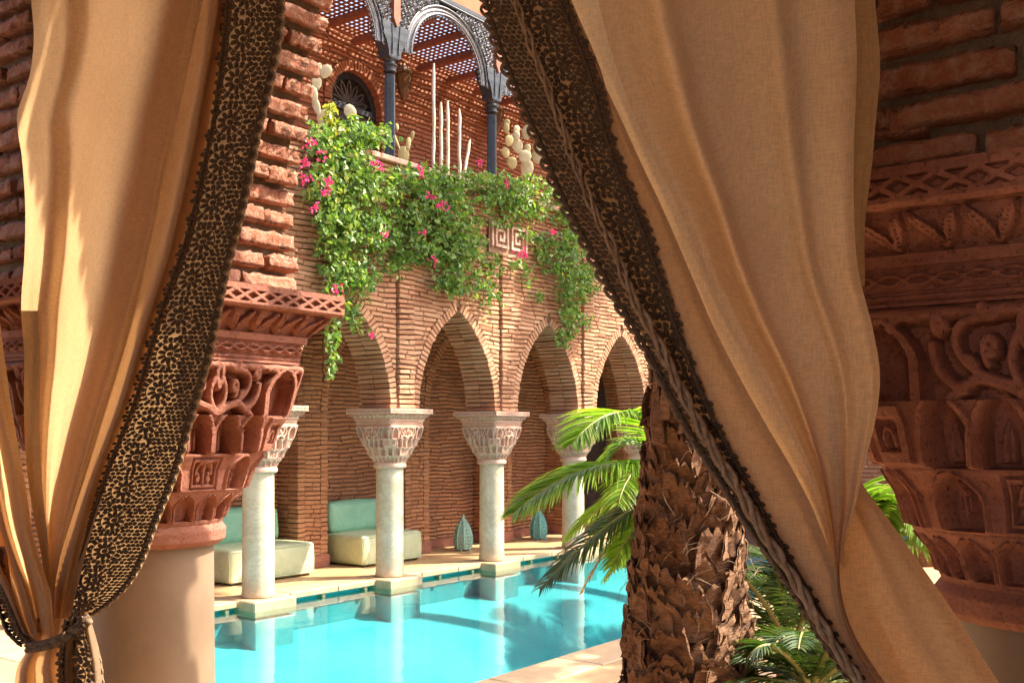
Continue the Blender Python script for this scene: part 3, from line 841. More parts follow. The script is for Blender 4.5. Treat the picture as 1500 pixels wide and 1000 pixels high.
# ------------------------------------------------------------------ terrace: iron arcade, pergola, door, lamps
Z_IB, Z_SP, Z_FT = 6.18, 6.30, 7.13                     # bracket foot, arch springing, top of the frieze
iron = thing('iron_arcade', 'dark cast-iron arcade with fretwork arches on slender columns on the terrace', 'arcade')
IC = COLS[1:6]
AR = .69
def iron_column(cx):
    sh = MB()
    sh.lathe([(.085, 0), (.085, .06), (.07, .09), (.06, .12), (.058, 1.10), (.056, 1.12)], 48, (cx, YC, 4.86), flute=.12)
    o = sh.build('column_shaft', M['iron'], iron); smooth_angle(o, 50)
    nk = MB(); nk.lathe([(.058, 0), (.08, .015), (.08, .03), (.062, .045), (.066, .07), (.085, .085), (.088, .10), (.07, .115), (.062, .13), (.085, .17)], 32, (cx, YC, 5.98 + .02))
    o = nk.build('column_neck', M['iron'], iron); smooth_angle(o, 40)
    bk = MB()
    prof = [(.075, 6.16), (.10, 6.18), (.105, 6.24), (.15, 6.34), (.20, 6.40), (.205, 6.46), (.225, 6.50), (.225, 6.56)]
    V = []
    for (w, z) in prof:
        dd = .085 + (w - .075) * .12
        V += [(cx - w, YC - dd, z), (cx + w, YC - dd, z), (cx + w, YC + dd, z), (cx - w, YC + dd, z)]
    Fq = [(i * 4 + k, i * 4 + (k + 1) % 4, i * 4 + 4 + (k + 1) % 4, i * 4 + 4 + k) for i in range(len(prof) - 1) for k in range(4)] + [(3, 2, 1, 0), tuple(len(prof) * 4 - 4 + k for k in range(4))]
    bk.add(V, Fq)
    for s in (-1, 1):                                    # moulded ribs on the bracket face
        bk.tube([(cx + s * .05, YC - .1, 6.2), (cx + s * .055, YC - .1, 6.36), (cx + s * .07, YC - .108, 6.55)], .008, 5)
    bk.build('bracket', M['iron'], iron)
    po = MB(); po.add([(cx - .055, YC - .125, 6.62), (cx + .055, YC - .125, 6.62), (cx + .055, YC - .125, 7.3), (cx - .055, YC - .125, 7.3), (cx, YC - .125, 6.52),
                       (cx - .055, YC - .07, 6.62), (cx + .055, YC - .07, 6.62), (cx + .055, YC - .07, 7.3), (cx - .055, YC - .07, 7.3), (cx, YC - .07, 6.52)],
                      [(0, 4, 1, 2, 3), (5, 8, 7, 6, 9), (0, 3, 8, 5), (1, 6, 7, 2), (4, 0, 5, 9), (1, 4, 9, 6)])
    po.build('wooden_post', M['wood_red'], iron)
for c in IC: iron_column(c)
for k in range(len(IC) - 1):
    mx_ = (IC[k] + IC[k + 1]) / 2
    rim = MB()
    P = [(mx_ + AR * math.cos(a), YC - .05, Z_SP + AR * math.sin(a) * .97) for a in np.linspace(math.pi, 0, 40)]
    for dy, r_, dr in ((-.03, .014, .0), (.0, .02, .05), (-.02, .012, .1)):
        rim.tube([(mx_ + (AR + dr) * math.cos(a), YC - .05 + dy, Z_SP + (AR + dr) * .97 * math.sin(a)) for a in np.linspace(math.pi, 0, 40)], r_, 6)
    # flat band of the archivolt
    V = []; Fq = []
    for i, a in enumerate(np.linspace(math.pi, 0, 40)):
        for rr_ in (AR, AR + .1):
            for yy in (YC - .055, YC - .03): V.append((mx_ + rr_ * math.cos(a), yy, Z_SP + rr_ * .97 * math.sin(a)))
    for i in range(39):
        b0 = i * 4; Fq += [(b0, b0 + 2, b0 + 6, b0 + 4), (b0 + 1, b0 + 5, b0 + 7, b0 + 3), (b0, b0 + 4, b0 + 5, b0 + 1), (b0 + 2, b0 + 3, b0 + 7, b0 + 6)]
    rim.add(V, Fq)
    for a in np.linspace(math.pi * .98, math.pi * .02, 34):   # beaded inner edge
        c_ = np.array((mx_ + (AR - .03) * math.cos(a), YC - .05, Z_SP + (AR - .03) * .97 * math.sin(a)))
        rim.lathe([(.0, -.02), (.017, -.008), (.02, 0), (.017, .01), (0, .02)], 6, c_)
    o = rim.build('arch_rim', M['iron_light'], iron); smooth_angle(o, 50)
    fr_ = MB(); bk = MB()
    for lay, (pit, amp) in enumerate(((.082, .040), (.082, .034))):
        for i in range(-14, 15):
            for j in range(0, 16):
                x = mx_ + (i + (j % 2) * .5 + lay * .5) * pit; z = Z_SP + .02 + j * pit * .84 + lay * .03
                if abs(x - mx_) > .985 - .06 or z > Z_FT - .05: continue
                if math.hypot(x - mx_, (z - Z_SP) / .97) < AR + .125: continue
                s = 1 if (i + j) % 2 else -1; a0 = rng.uniform(0, 6.28)
                Pq = [(x + amp * (1 - .75 * t) * math.cos(a0 + s * t * 8.5), YC - .06 - lay * .02 - .008 * t, z + amp * (1 - .75 * t) * math.sin(a0 + s * t * 8.5)) for t in np.linspace(0, 1, 13)]
                fr_.tube(Pq, [.0095 - .004 * t for t in np.linspace(0, 1, 13)], 4)
                e = np.array(Pq[0]); dr_ = np.array((math.cos(a0 + 2), 0, math.sin(a0 + 2)))
                fr_.tube([e, e + dr_ * .03, e + dr_ * .055 + np.array((0, -.01, .01))], [.011, .014, .003], 4)
    o = fr_.build('fretwork', M['iron_light'], iron); o['kind'] = 'stuff'; smooth_angle(o, 60)
    # thin backing plate with the spandrel outline
    V = []; Fq = []
    for i, a in enumerate(np.linspace(math.pi, 0, 40)):
        V += [(mx_ + (AR + .09) * math.cos(a), YC - .035, Z_SP + (AR + .09) * .97 * math.sin(a)), (mx_ + np.clip((AR + .09) * math.cos(a) * 1.25, -.97, .97), YC - .035, Z_FT)]
    Fq = [(i * 2, i * 2 + 2, i * 2 + 3, i * 2 + 1) for i in range(39)]
    V2 = [(v[0], v[1] + .012, v[2]) for v in V]; n_ = len(V)
    bk.add(V + V2, Fq + [tuple(n_ + q for q in f[::-1]) for f in Fq])
    bk.build('spandrel_plate', M['iron'], iron)
    cr = MB(); cr.tube([(IC[k] + .06, YC - .06, Z_FT), (IC[k + 1] - .06, YC - .06, Z_FT)], .022, 8); cr.box((IC[k] + .056, YC - .08, Z_FT + .02), (IC[k + 1] - .056, YC - .0, Z_FT + .07))
    cr.build('top_rail', M['iron'], iron)
# plastered wall over the iron arcade
fa = thing('terrace_fascia', 'plain terracotta plaster wall above the iron fretwork', 'wall')
mb = MB(); mb.box((5.6, YC + .02, Z_FT + .075), (16.6, YC + .26, 8.55)); mb.build('wall_face', M['plaster'], fa)
mb = MB(); mb.cham((5.55, YC - .03, 8.55), (16.65, YC + .31, 8.64), .02); mb.build('wall_cap', M['plaster'], fa)
# pergola of crossed slats
pg = thing('pergola_lattice', 'wooden lattice pergola roof letting dotted light through behind the iron arches', 'pergola')
ZP = 7.14
sm_x = MB(); sm_x.box((0, -.021, -.003), (10.2, .021, .003)); sm_x = sm_x.mesh('slat', M['wood_red'])
sm_y = MB(); sm_y.box((-.021, 0, -.003), (.021, 1.42, .003)); sm_y = sm_y.mesh('slat', M['wood_red'])
y = 8.98
while y < 10.36: link('slat', sm_x, pg, (6.0, y, ZP)); y += .088
x = 6.02
while x < 16.2:
    if 7.5 < x < 15.2: link('slat', sm_y, pg, (x, 8.95, ZP + .0065))
    x += .088
for x in np.arange(6.2, 16.3, .66):
    mb = MB(); mb.cham((x - .035, 8.93, ZP - .10), (x + .035, 10.37, ZP - .008), .006); mb.build('beam', M['wood_red'], pg)
# arched terrace door with a fan light
dr = thing('arched_door', 'dark arched terrace door with a leaf-pattern fanlight', 'door')
mb = MB(); yd = Y_UP + .13
mb.box((DX - DW + .05, yd, 4.47), (DX + DW - .05, yd + .05, DSP - .06)); leafp = mb.build('door_leaf', M['door_wood'], dr)
for s in (-1, 1):
    for (z0_, z1_) in ((4.6, 5.2), (5.3, 6.0)):
        mb = MB(); mb.cham((DX + s * .21 - .13, yd - .025, z0_), (DX + s * .21 + .13, yd - .001, z1_), .02); mb.build('door_panel', M['door_wood'], leafp)
mb = MB()
for s in (-1, 1): mb.cham((DX + s * (DW - .04) - .05, yd - .05, 4.47), (DX + s * (DW - .04) + .05, yd + .06, DSP), .01)
mb.cham((DX - DW, yd - .055, DSP - .07), (DX + DW, yd + .062, DSP + .02), .01)
V = []; Fq = []
for a in np.linspace(0, math.pi, 30):
    for r_, yy in ((DW + .01, yd - .05), (DW - .09, yd - .05), (DW - .09, yd + .06), (DW + .01, yd + .06)): V.append((DX + r_ * math.cos(a), yy, DSP + r_ * math.sin(a)))
for i in range(29): Fq += [(i * 4 + k, i * 4 + (k + 1) % 4, i * 4 + 4 + (k + 1) % 4, i * 4 + 4 + k) for k in range(4)]
mb.add(V, Fq); mb.build('door_frame', M['iron'], dr)
mb = MB(); V = [(DX, yd + .03, DSP)] + [(DX + (DW - .05) * math.cos(a), yd + .03, DSP + (DW - .05) * math.sin(a)) for a in np.linspace(0, math.pi, 24)]
mb.add(V, [(0, i + 1, i + 2) for i in range(23)]); gl_ = mb.build('fanlight_pane', M['glass_dark'], dr)
mb = MB()
for i in range(7):
    a = math.pi * (i + .5) / 7
    for s in (-1, 1):
        Pq = [(DX + (.06 + t * .30) * math.cos(a + s * .15 * math.sin(t * math.pi)), yd - .0, DSP + .02 + (.06 + t * .30) * math.sin(a + s * .15 * math.sin(t * math.pi))) for t in np.linspace(0, 1, 9)]
        mb.tube(Pq, .010, 4)
mb.build('fanlight_tracery', M['iron_light'], gl_)
# wall lamps
def wall_lamp(x, lab):
    t = thing('wall_lantern', lab, 'lamp', 'lamps on the terrace wall', (x, Y_UP - .17, 6.62))
    mb = MB(); mb.lathe([(.02, -.16), (.05, -.10), (.085, .0), (.10, .12), (.115, .2), (.115, .22)], 8); mb.build('lamp_body', M['brass'], t)
    mb = MB(); mb.lathe([(.13, .22), (.135, .24), (.10, .28), (.05, .33), (.025, .36), (.012, .40)], 8); mb.build('lamp_cap', M['brass'], t)
    mb = MB(); mb.tube([(0, 0, .38), (0, .04, .43), (0, .165, .40)], .012, 6); mb.box((-.04, .15, .3), (.04, .17, .46)); mb.build('lamp_bracket', M['brass'], t)
    for k in range(4):
        mb = MB(); a = math.pi / 2 * k + math.pi / 4; mb.tube([(.088 * math.cos(a), .088 * math.sin(a), 0), (.117 * math.cos(a), .117 * math.sin(a), .21)], .008, 4); mb.build('lamp_rib', M['brass'], t)
wall_lamp(10.98, 'brass wall lantern beside the left iron column'); wall_lamp(13.12, 'brass wall lantern behind the right iron column')
# pale columnar cacti
for i, (px, top, foot) in enumerate([(635, 93, 245), (646, 150, 245), (656, 148, 248), (673, 160, 245), (688, 205, 250)]):
    yy = Y_ARC + .28; p0 = on_y(px if i < 4 else 676, foot + 14, yy); p1 = on_y(px, top, yy + (.0 if i < 4 else .05))
    p0[2] = 4.82
    lab = ['tallest pale columnar cactus stem beside the left iron column', 'shorter pale cactus stem just right of the tallest one', 'pale cactus stem in the middle of the row of five', 'slightly bent pale cactus stem, second from the right', 'short leaning pale cactus stem at the right end of the row'][i]
    t = thing('columnar_cactus', lab, 'cactus', 'pale cactus stems on the terrace planter', tuple(p0))
    P = [(p1 - p0) * s + np.array((rng.uniform(-.008, .008), 0, 0)) for s in np.linspace(0, 1, 10)]
    mb = MB(); mb.tube(P, [.022 + .003 * math.sin(s * 9) - (.008 if s > 8.5 else 0) for s in range(10)], 8); o = mb.build('stem', M['stake'], t); smooth_angle(o, 60)
# prickly pears
def pad(mb, c, w, h, d_, rot, yaw, n=10):
    c = np.array(c, float); V = [];
    ex = np.array((math.cos(yaw), math.sin(yaw), 0)); up = np.array((0, 0, 1.)); ey = np.cross(ex, up)
    e1 = ex * math.cos(rot) + up * math.sin(rot); e2 = -ex * math.sin(rot) + up * math.cos(rot)
    rings = [(-1, .0), (-.8, .55), (-.35, .93), (0, 1), (.35, .93), (.8, .55), (1, 0)]
    for (q, r_) in rings:
        for k in range(n):
            a = 2 * math.pi * k / n; ee = .85 + .15 * math.sin(a)
            V.append(c + e1 * w / 2 * r_ * ee * math.cos(a) + e2 * h / 2 * (r_ * math.sin(a) + 1.0) + ey * d_ / 2 * q)
    m_ = len(rings)
    Fq = [(i * n + k, i * n + (k + 1) % n, (i + 1) * n + (k + 1) % n, (i + 1) * n + k) for i in range(m_ - 1) for k in range(n)]
    mb.add(V, Fq)
    return c + e2 * h * .96
def opuntia(lab, pads):                                  # pads: (px, py of the foot, width px, height px, tilt, tone)
    yy = Y_ARC + .30
    r = on_y(pads[0][0], pads[0][1], yy); r[2] = 4.80
    t = thing('prickly_pear', lab, 'cactus', 'prickly pear cacti on the terrace planter', tuple(r))
    st = MB(); top = on_y(pads[0][0], pads[0][1], yy) - r
    if top[2] > .02: st.tube([(0, 0, 0), top * .5, top + np.array((0, 0, .03))], .03, 7); st.build('stem', M['cactus'], t)
    for (px, py, w, h, rot, tone) in pads:
        k = .0083; dy = rng.uniform(-.10, .14)
        c = on_y(px, py, yy + dy) - r
        mb = MB(); pad(mb, c, w * k * 1.35, h * k * 1.2, .022, rot, rng.uniform(-1.3, -.6)); o = mb.build('pad', M['cactus_green' if tone else 'cactus'], t); smooth_angle(o, 60)
opuntia('large clump of pale prickly pear right of the right iron column', [(772, 262, 20, 28, 0, 0), (752, 248, 16, 18, .2, 1), (770, 240, 20, 20, .1, 0), (760, 225, 17, 22, .2, 0), (743, 232, 12, 16, .3, 1), (744, 215, 13, 17, -.2, 1), (785, 240, 20, 24, -.3, 0), (770, 205, 18, 22, -.25, 0), (757, 207, 11, 15, .1, 0), (757, 196, 10, 12, 0, 0), (742, 197, 9, 16, .05, 1), (743, 187, 10, 12, .1, 1), (774, 224, 11, 13, .2, 0), (783, 222, 8, 12, 0, 0), (787, 213, 9, 10, -.2, 0), (792, 226, 10, 12, -.4, 0), (775, 230, 9, 14, .3, 1)])
opuntia('pale prickly pear in front of the arched door', [(472, 215, 22, 26, .1, 0), (478, 188, 18, 22, .2, 0), (468, 170, 9, 22, .3, 0), (462, 150, 10, 18, .2, 0), (465, 132, 12, 16, .1, 0), (472, 115, 14, 17, -.5, 0), (466, 105, 6, 10, -.2, 0), (505, 168, 18, 14, -1.0, 0), (505, 195, 10, 15, -.2, 0), (532, 205, 10, 13, -.4, 0), (522, 210, 12, 8, -.9, 0), (488, 205, 14, 16, .1, 0)])
opuntia('small ochre prickly pear at the foot of the left iron column', [(592, 242, 15, 24, .05, 1), (597, 222, 7, 18, -.1, 1), (602, 208, 6, 14, -.2, 1), (586, 220, 4, 26, .4, 1), (582, 192, 5, 9, .1, 1)])

# ------------------------------------------------------------------ bougainvillea
def leaf_quad(c, d_, nrm, L, W):                          # folded leaf: 2 quads + tip
    d_ = d_ / np.linalg.norm(d_); s = np.cross(nrm, d_); s /= np.linalg.norm(s) + 1e-9; n2 = np.cross(d_, s)
    return [c, c + d_ * L * .45 + s * W * .5 + n2 * W * .14, c + d_ * L * .5 - n2 * W * .1, c + d_ * L * .45 - s * W * .5 + n2 * W * .14, c + d_ * L - n2 * L * .12]
LF = [(0, 2, 1), (0, 3, 2), (1, 2, 4), (2, 3, 4)]
def leaf_cloud(parent, blobs, dens, name='foliage', mat='leaf', size=.062):
    Vs = []; Fs = []; T = []; n = 0
    for (px, py, rx, ry, yd_, k) in blobs:
        m_ = int(rx * ry * math.pi * dens * k)
        for _ in range(m_):
            a = rng.uniform(0, 6.283); q = math.sqrt(rng.random())
            q = q * (.75 + .45 * math.sin(a * 3 + px) * math.sin(a * 5 + py))
            x = px + rx * q * math.cos(a); y_ = py + ry * q * math.sin(a)
            depth = rng.uniform(-1, .55) * yd_ * math.sqrt(max(.05, 1 - q * q))
            c = on_y(x, y_, Y_ARC - .10 - .10 * yd_ + depth)
            dd = rng.normal(0, 1, 3); dd[2] -= .8; nr = rng.normal(0, .8, 3) + np.array((.1, -.7, .8))
            L = size * rng.choice((.55, .8, 1.0, 1.2, 1.5)) * rng.uniform(.85, 1.15)
            Vs += leaf_quad(c, dd, nr, L, L * .72); Fs += [tuple(n + i for i in f) for f in LF]; n += 5
            t = float(np.clip(rng.normal(.45, .28), 0, 1)); T += [t] * 4
    return Vs, Fs, T
plants = [
 ('leafy bougainvillea mass on the left, spilling over the parapet beside the red capital',
  [(505, 225, 62, 50, .3, 1), (480, 262, 38, 50, .3, 1), (545, 268, 60, 44, .3, 1), (500, 320, 50, 60, .28, 1), (555, 335, 48, 55, .25, .9), (500, 390, 42, 48, .2, .9), (535, 405, 30, 40, .18, .7), (498, 440, 16, 32, .1, .8), (487, 490, 13, 26, .08, .8), (486, 532, 9, 28, .06, .7), (520, 462, 12, 30, .07, .6), (545, 200, 35, 28, .2, .9), (470, 205, 22, 32, .2, .8), (525, 190, 40, 20, .25, .9), (576, 385, 26, 20, .1, .6), (545, 488, 8, 10, .05, .5)],
  [(452, 211, 11), (468, 228, 9), (447, 262, 11), (481, 269, 14), (461, 306, 8), (549, 240, 9), (563, 345, 8), (491, 425, 9), (445, 238, 7), (545, 492, 4), (477, 280, 8), (556, 246, 6)]),
 ('bougainvillea in the middle of the parapet with a few magenta flowers, above the second arch',
  [(620, 262, 50, 34, .28, 1), (660, 300, 52, 50, .28, 1), (640, 350, 48, 44, .22, .95), (680, 362, 42, 46, .2, .95), (660, 405, 34, 26, .14, .8), (700, 412, 20, 26, .1, .7), (718, 430, 14, 18, .07, .6), (668, 426, 14, 14, .08, .8), (712, 445, 10, 10, .04, .5), (690, 262, 46, 22, .2, .9), (610, 310, 34, 36, .2, .9), (720, 290, 30, 26, .16, .8), (600, 375, 30, 22, .12, .7), (735, 325, 26, 14, .08, .6), (755, 300, 28, 18, .12, .8), (640, 378, 30, 16, .1, .7), (720, 385, 22, 22, .1, .6), (735, 445, 7, 6, .03, .5), (712, 470, 7, 6, .03, .4)],
  [(616, 252, 10), (630, 288, 8), (651, 303, 8), (641, 303, 6), (636, 382, 8), (620, 340, 6), (703, 238, 6)]),
 ('dense bougainvillea hanging in a long tress on the right, over the third arch',
  [(770, 270, 44, 16, .2, 1), (810, 285, 30, 20, .2, 1), (830, 310, 22, 24, .22, 1), (838, 345, 30, 34, .26, 1.1), (828, 385, 36, 36, .24, 1.1), (845, 420, 34, 30, .2, 1.1), (835, 455, 24, 30, .18, 1.1), (828, 490, 18, 22, .12, 1.0), (860, 400, 22, 26, .12, .8), (795, 372, 18, 24, .1, .8), (868, 425, 14, 10, .05, .6), (780, 345, 22, 12, .06, .6), (760, 320, 22, 10, .06, .6), (775, 405, 10, 22, .05, .6), (790, 432, 14, 12, .05, .7), (735, 262, 30, 14, .16, 1), (745, 285, 40, 18, .16, .9), (785, 305, 30, 22, .16, .9), (800, 350, 22, 16, .1, .8), (760, 385, 20, 12, .06, .6), (856, 470, 16, 14, .08, .7)],
  [(743, 269, 8), (763, 371, 11), (810, 340, 7), (770, 374, 6)])]
for (lab, blobs, fl) in plants:
    t = thing('bougainvillea', lab, 'plant', 'bougainvillea on the parapet', tuple(on_y(blobs[0][0], 262, Y_ARC + .2)))
    off = np.array(t.location)
    Vs, Fs, T = leaf_cloud(t, blobs, .105)
    o = part('foliage', np.array(Vs) - off, Fs, M['leaf'], t, False, T); o['kind'] = 'stuff'
    st = MB()
    for b_ in blobs:
        for _ in range(1 if b_[2] > 24 else 0):
            e = on_y(b_[0] + rng.uniform(-.7, .7) * b_[2], b_[1] + b_[3] * rng.uniform(.2, .9), Y_ARC - .08) ; s0 = on_y(b_[0] + rng.uniform(-20, 20), 255, Y_ARC + .1)
            s0[2] = 4.9; mid = (s0 + e) / 2 + np.array((rng.uniform(-.1, .1), -.12, .05)); 
            st.tube([p - off for p in (s0, (s0 + mid) / 2 + np.array((0, -.06, .08)), mid, (mid + e) / 2, e)], [.012, .010, .008, .006, .004], 4)
    st.build('stems', M['stem'], t)
    for (px, py, r_) in fl:
        Vs = []; Fs = []; T = []; n = 0; c0 = on_y(px, py, Y_ARC - .48)
        for _ in range(int(3 + r_ * .9)):
            c = c0 + rng.normal(0, 1, 3) * r_ * .0030
            for q in range(3):
                dd = rng.normal(0, 1, 3) + np.array((0, -.5, 0)); nr = rng.normal(0, .6, 3) + np.array((0, -1, .5))
                Vs += leaf_quad(c, dd, nr, .03, .027); Fs += [tuple(n + i for i in f) for f in LF]; n += 5; T += [float(rng.random())] * 4
        part('flower_cluster', np.array(Vs) - off, Fs, M['bract'], t, False, T)
# yellow-green upright shoot
t = thing('leafy_shoot', 'upright yellow-green shoot in front of the prickly pear by the arched door', 'plant', None, tuple(on_y(490, 215, Y_ARC)))
off = np.array(t.location)
Vs, Fs, T = leaf_cloud(t, [(485, 160, 6, 14, .05, 1.5), (487, 180, 12, 14, .06, 1.2), (493, 198, 18, 14, .08, 1.0), (478, 175, 7, 7, .05, 1)], .14, size=.055)
part('foliage', np.array(Vs) - off, Fs, M['leaf_y'], t, False, T)['kind'] = 'stuff'
st = MB(); st.tube([np.array((0, 0, -.2)), on_y(488, 190, Y_ARC) - off, on_y(484, 150, Y_ARC) - off], [.01, .007, .003], 4); st.build('stem', M['stem'], t)

# ------------------------------------------------------------------ sofas and lanterns in the gallery
def cushion(a, b, r, puff=.02, nn=(14, 10, 8)):          # soft rounded block
    a = np.array(a, float); b = np.array(b, float); c = (a + b) / 2; h = (b - a) / 2
    V = []; F = []; idx = {}
    def vid(i, j, k):
        if (i, j, k) in idx: return idx[(i, j, k)]
        q = np.array((i / nn[0] * 2 - 1, j / nn[1] * 2 - 1, k / nn[2] * 2 - 1))
        q = np.sign(q) * (1 - (1 - np.abs(q)) ** 1.6)      # denser near the edges
        p = q * h
        inner = np.clip(p, -(h - r), h - r); d_ = p - inner; l = np.linalg.norm(d_)
        if l > 1e-9: p = inner + d_ / l * min(l, r) if np.count_nonzero(np.abs(d_) > 1e-9) > 1 else p
        w = np.array([(1 - q[1] ** 2) * (1 - q[2] ** 2), (1 - q[0] ** 2) * (1 - q[2] ** 2), (1 - q[0] ** 2) * (1 - q[1] ** 2)])
        p = p + np.sign(q) * (np.abs(q) > .999) * w * puff
        idx[(i, j, k)] = len(V); V.append(c + p); return idx[(i, j, k)]
    A, B, G = nn
    for i in range(A):
        for j in range(B):
            F.append((vid(i, j, G), vid(i + 1, j, G), vid(i + 1, j + 1, G), vid(i, j + 1, G))); F.append((vid(i, j + 1, 0), vid(i + 1, j + 1, 0), vid(i + 1, j, 0), vid(i, j, 0)))
    for i in range(A):
        for k in range(G):
            F.append((vid(i, 0, k), vid(i + 1, 0, k), vid(i + 1, 0, k + 1), vid(i, 0, k + 1))); F.append((vid(i, B, k + 1), vid(i + 1, B, k + 1), vid(i + 1, B, k), vid(i, B, k)))
    for j in range(B):
        for k in range(G):
            F.append((vid(0, j, k + 1), vid(0, j + 1, k + 1), vid(0, j + 1, k), vid(0, j, k))); F.append((vid(A, j, k), vid(A, j + 1, k), vid(A, j + 1, k + 1), vid(A, j, k + 1)))
    return V, F
def sofa(x0, x1, yf, lab):
    t = thing('sofa', lab, 'sofa', 'leatherette sofas in the gallery', ((x0 + x1) / 2, yf + .4, 0))
    h = (x1 - x0) / 2; yb = Y_BK + .37 - (yf + .4)
    V, F = cushion((-h, -.4, .02), (h, yb - .02, .40), .045, .018); o = part('seat', V, F, M['seat'], t, True)
    for s in (-1, 1):
        mb = MB(); mb.tube([(s * (h - .004), -.365, .365), (s * (h - .004), -.385, .2), (s * (h - .004), -.375, .05)], .007, 5); mb.build('piping', M['seat'], o)
    mb = MB(); mb.tube([(-h + .03, -.4, .375), (0, -.413, .378), (h - .03, -.4, .375)], .006, 5); mb.tube([(-h + .03, -.4, .045), (0, -.413, .045), (h - .03, -.4, .045)], .006, 5); mb.build('piping', M['seat'], o)
    V, F = cushion((-h + .03, yb - .24, .405), (h - .03, yb - .03, .80), .05, .025); V = np.array(V); V[:, 1] += (V[:, 2] - .4) * .10
    part('backrest', V, F, M['seat_back'], t, True)
    for sx_ in (-1, 1):
        for yy in (-.33, yb - .1):
            mb = MB(); mb.box((sx_ * (h - .08) - .025, yy - .025, 0), (sx_ * (h - .08) + .025, yy + .025, .03)); mb.build('foot', M['door_wood'], t)
sofa(7.42, 8.68, 9.53, 'pale green leatherette sofa at the left, behind the first pool column')
sofa(9.50, 10.62, 9.53, 'pale green leatherette sofa with mint backrest behind the second pool column')
def lantern(x, y, lab, mat):
    t = thing('floor_lantern', lab, 'lantern', 'pierced metal floor lanterns', (x, y, 0))
    n = 8; H = .46
    prof = [(.118, .03), (.135, .10), (.14, .17), (.128, .26), (.10, .35), (.062, .42), (.04, .445)]
    zs = np.linspace(.03, .445, 34); rs = np.interp(zs, [p[1] for p in prof], [p[0] for p in prof])
    for k in range(n):
        a0 = 2 * math.pi * k / n; a1 = 2 * math.pi * (k + 1) / n; mcount = 12
        V = []; F = []
        for z, r_ in zip(zs, rs):
            p0 = np.array((r_ * math.cos(a0), r_ * math.sin(a0), z)); p1 = np.array((r_ * math.cos(a1), r_ * math.sin(a1), z))
            for i in range(mcount + 1): V.append(p0 + (p1 - p0) * i / mcount)
        for j in range(len(zs) - 1):
            for i in range(mcount):
                u = (i + .5) / mcount - .5; q = j % 8
                frame = abs(u) > .40 or j < 2 or j > 30
                hole = (not frame) and ((abs(abs(u) - .21) < .13 and q in (1, 2, 5, 6) and (i + q) % 3 != 0) or (abs(u) < .09 and q in (3, 4, 7)))
                if not hole:
                    b0 = j * (mcount + 1) + i; F.append((b0, b0 + 1, b0 + mcount + 2, b0 + mcount + 1))
        o = part('pierced_panel', V, F, mat, t)
        md = o.modifiers.new('thickness', 'SOLIDIFY'); md.thickness = .004
        mb = MB(); mb.tube([(r_ * 1.01 * math.cos(a0), r_ * 1.01 * math.sin(a0), z) for z, r_ in zip(zs[::3], rs[::3])], .006, 4); mb.build('rib', mat, t)
    mb = MB(); mb.lathe([(.045, .44), (.05, .45), (.035, .465), (.018, .475), (.012, .49), (.022, .50), (.022, .515), (.0, .53)], 12); mb.build('finial', mat, t, True)
    for k in range(4):
        a = math.pi / 2 * k + .4; mb = MB(); mb.cham((.1 * math.cos(a) - .012, .1 * math.sin(a) - .012, 0), (.1 * math.cos(a) + .012, .1 * math.sin(a) + .012, .04), .003); mb.build('foot', mat, t)
lantern(11.79, 9.78, 'pale teal pierced floor lantern left of the third column', M['teal'])
lantern(13.76, 9.83, 'blue-teal pierced floor lantern left of the palm fronds', M['teal2'])
# dark arched door in the niche behind the fourth arch
t = thing('panelled_double_door', 'dark wooden double door in the niche behind the fourth arch', 'door', None, (MIDS[5], Y_BK + .36, 0))
for s in (-1, 1):
    mb = MB(); mb.cham((s * .36 - .35, 0, .02), (s * .36 + .35, .045, 3.2), .01); lf = mb.build('door_leaf', M['door_wood'], t)
    for j in range(5):
        for i in range(2):
            mb = MB(); mb.cham((s * .36 - .29 + i * .30, -.018, .15 + j * .58), (s * .36 - .01 + i * .30, -.001, .65 + j * .58), .012); mb.build('door_panel', M['door_wood'], lf)
exec_marker = 3

# ------------------------------------------------------------------ pavilion (the place the photograph is taken from)
XP, YPL, YPR = 2.35, 3.50, .37                          # column line and the two columns of the opening
KX, KZ = 1.42, 1.36
for (yy, lab, xx_) in ((YPL, 'large red sandstone capital on a stout cream column, behind the left curtain', XP), (YPR + .05, 'large dark red carved capital on a cream column at the right edge', XP + .30)):
    t = thing('pavilion_column', lab, 'column', 'columns carrying the pavilion arch', (xx_, yy, 0))
    link('shaft', shaft_near, t, (0, 0, .02))
    o = link('capital', cap_near, t, (0, 0, 1.285)); o.scale = (KX, KX, KZ)
    o = link('abacus', ab_near, t, (0, 0, 1.285)); o.scale = (KX, KX, KZ)
    mb = MB(); mb.cham((-.33, -.33, 0), (.33, .33, .04), .01); mb.build('plinth', M['coping'], t)
Z_AB = 1.285 + CAPH * KZ                                 # 2.237
pav = thing('pavilion', 'brick pavilion arch framing the view, rough red bricks above the columns', 'pavilion')
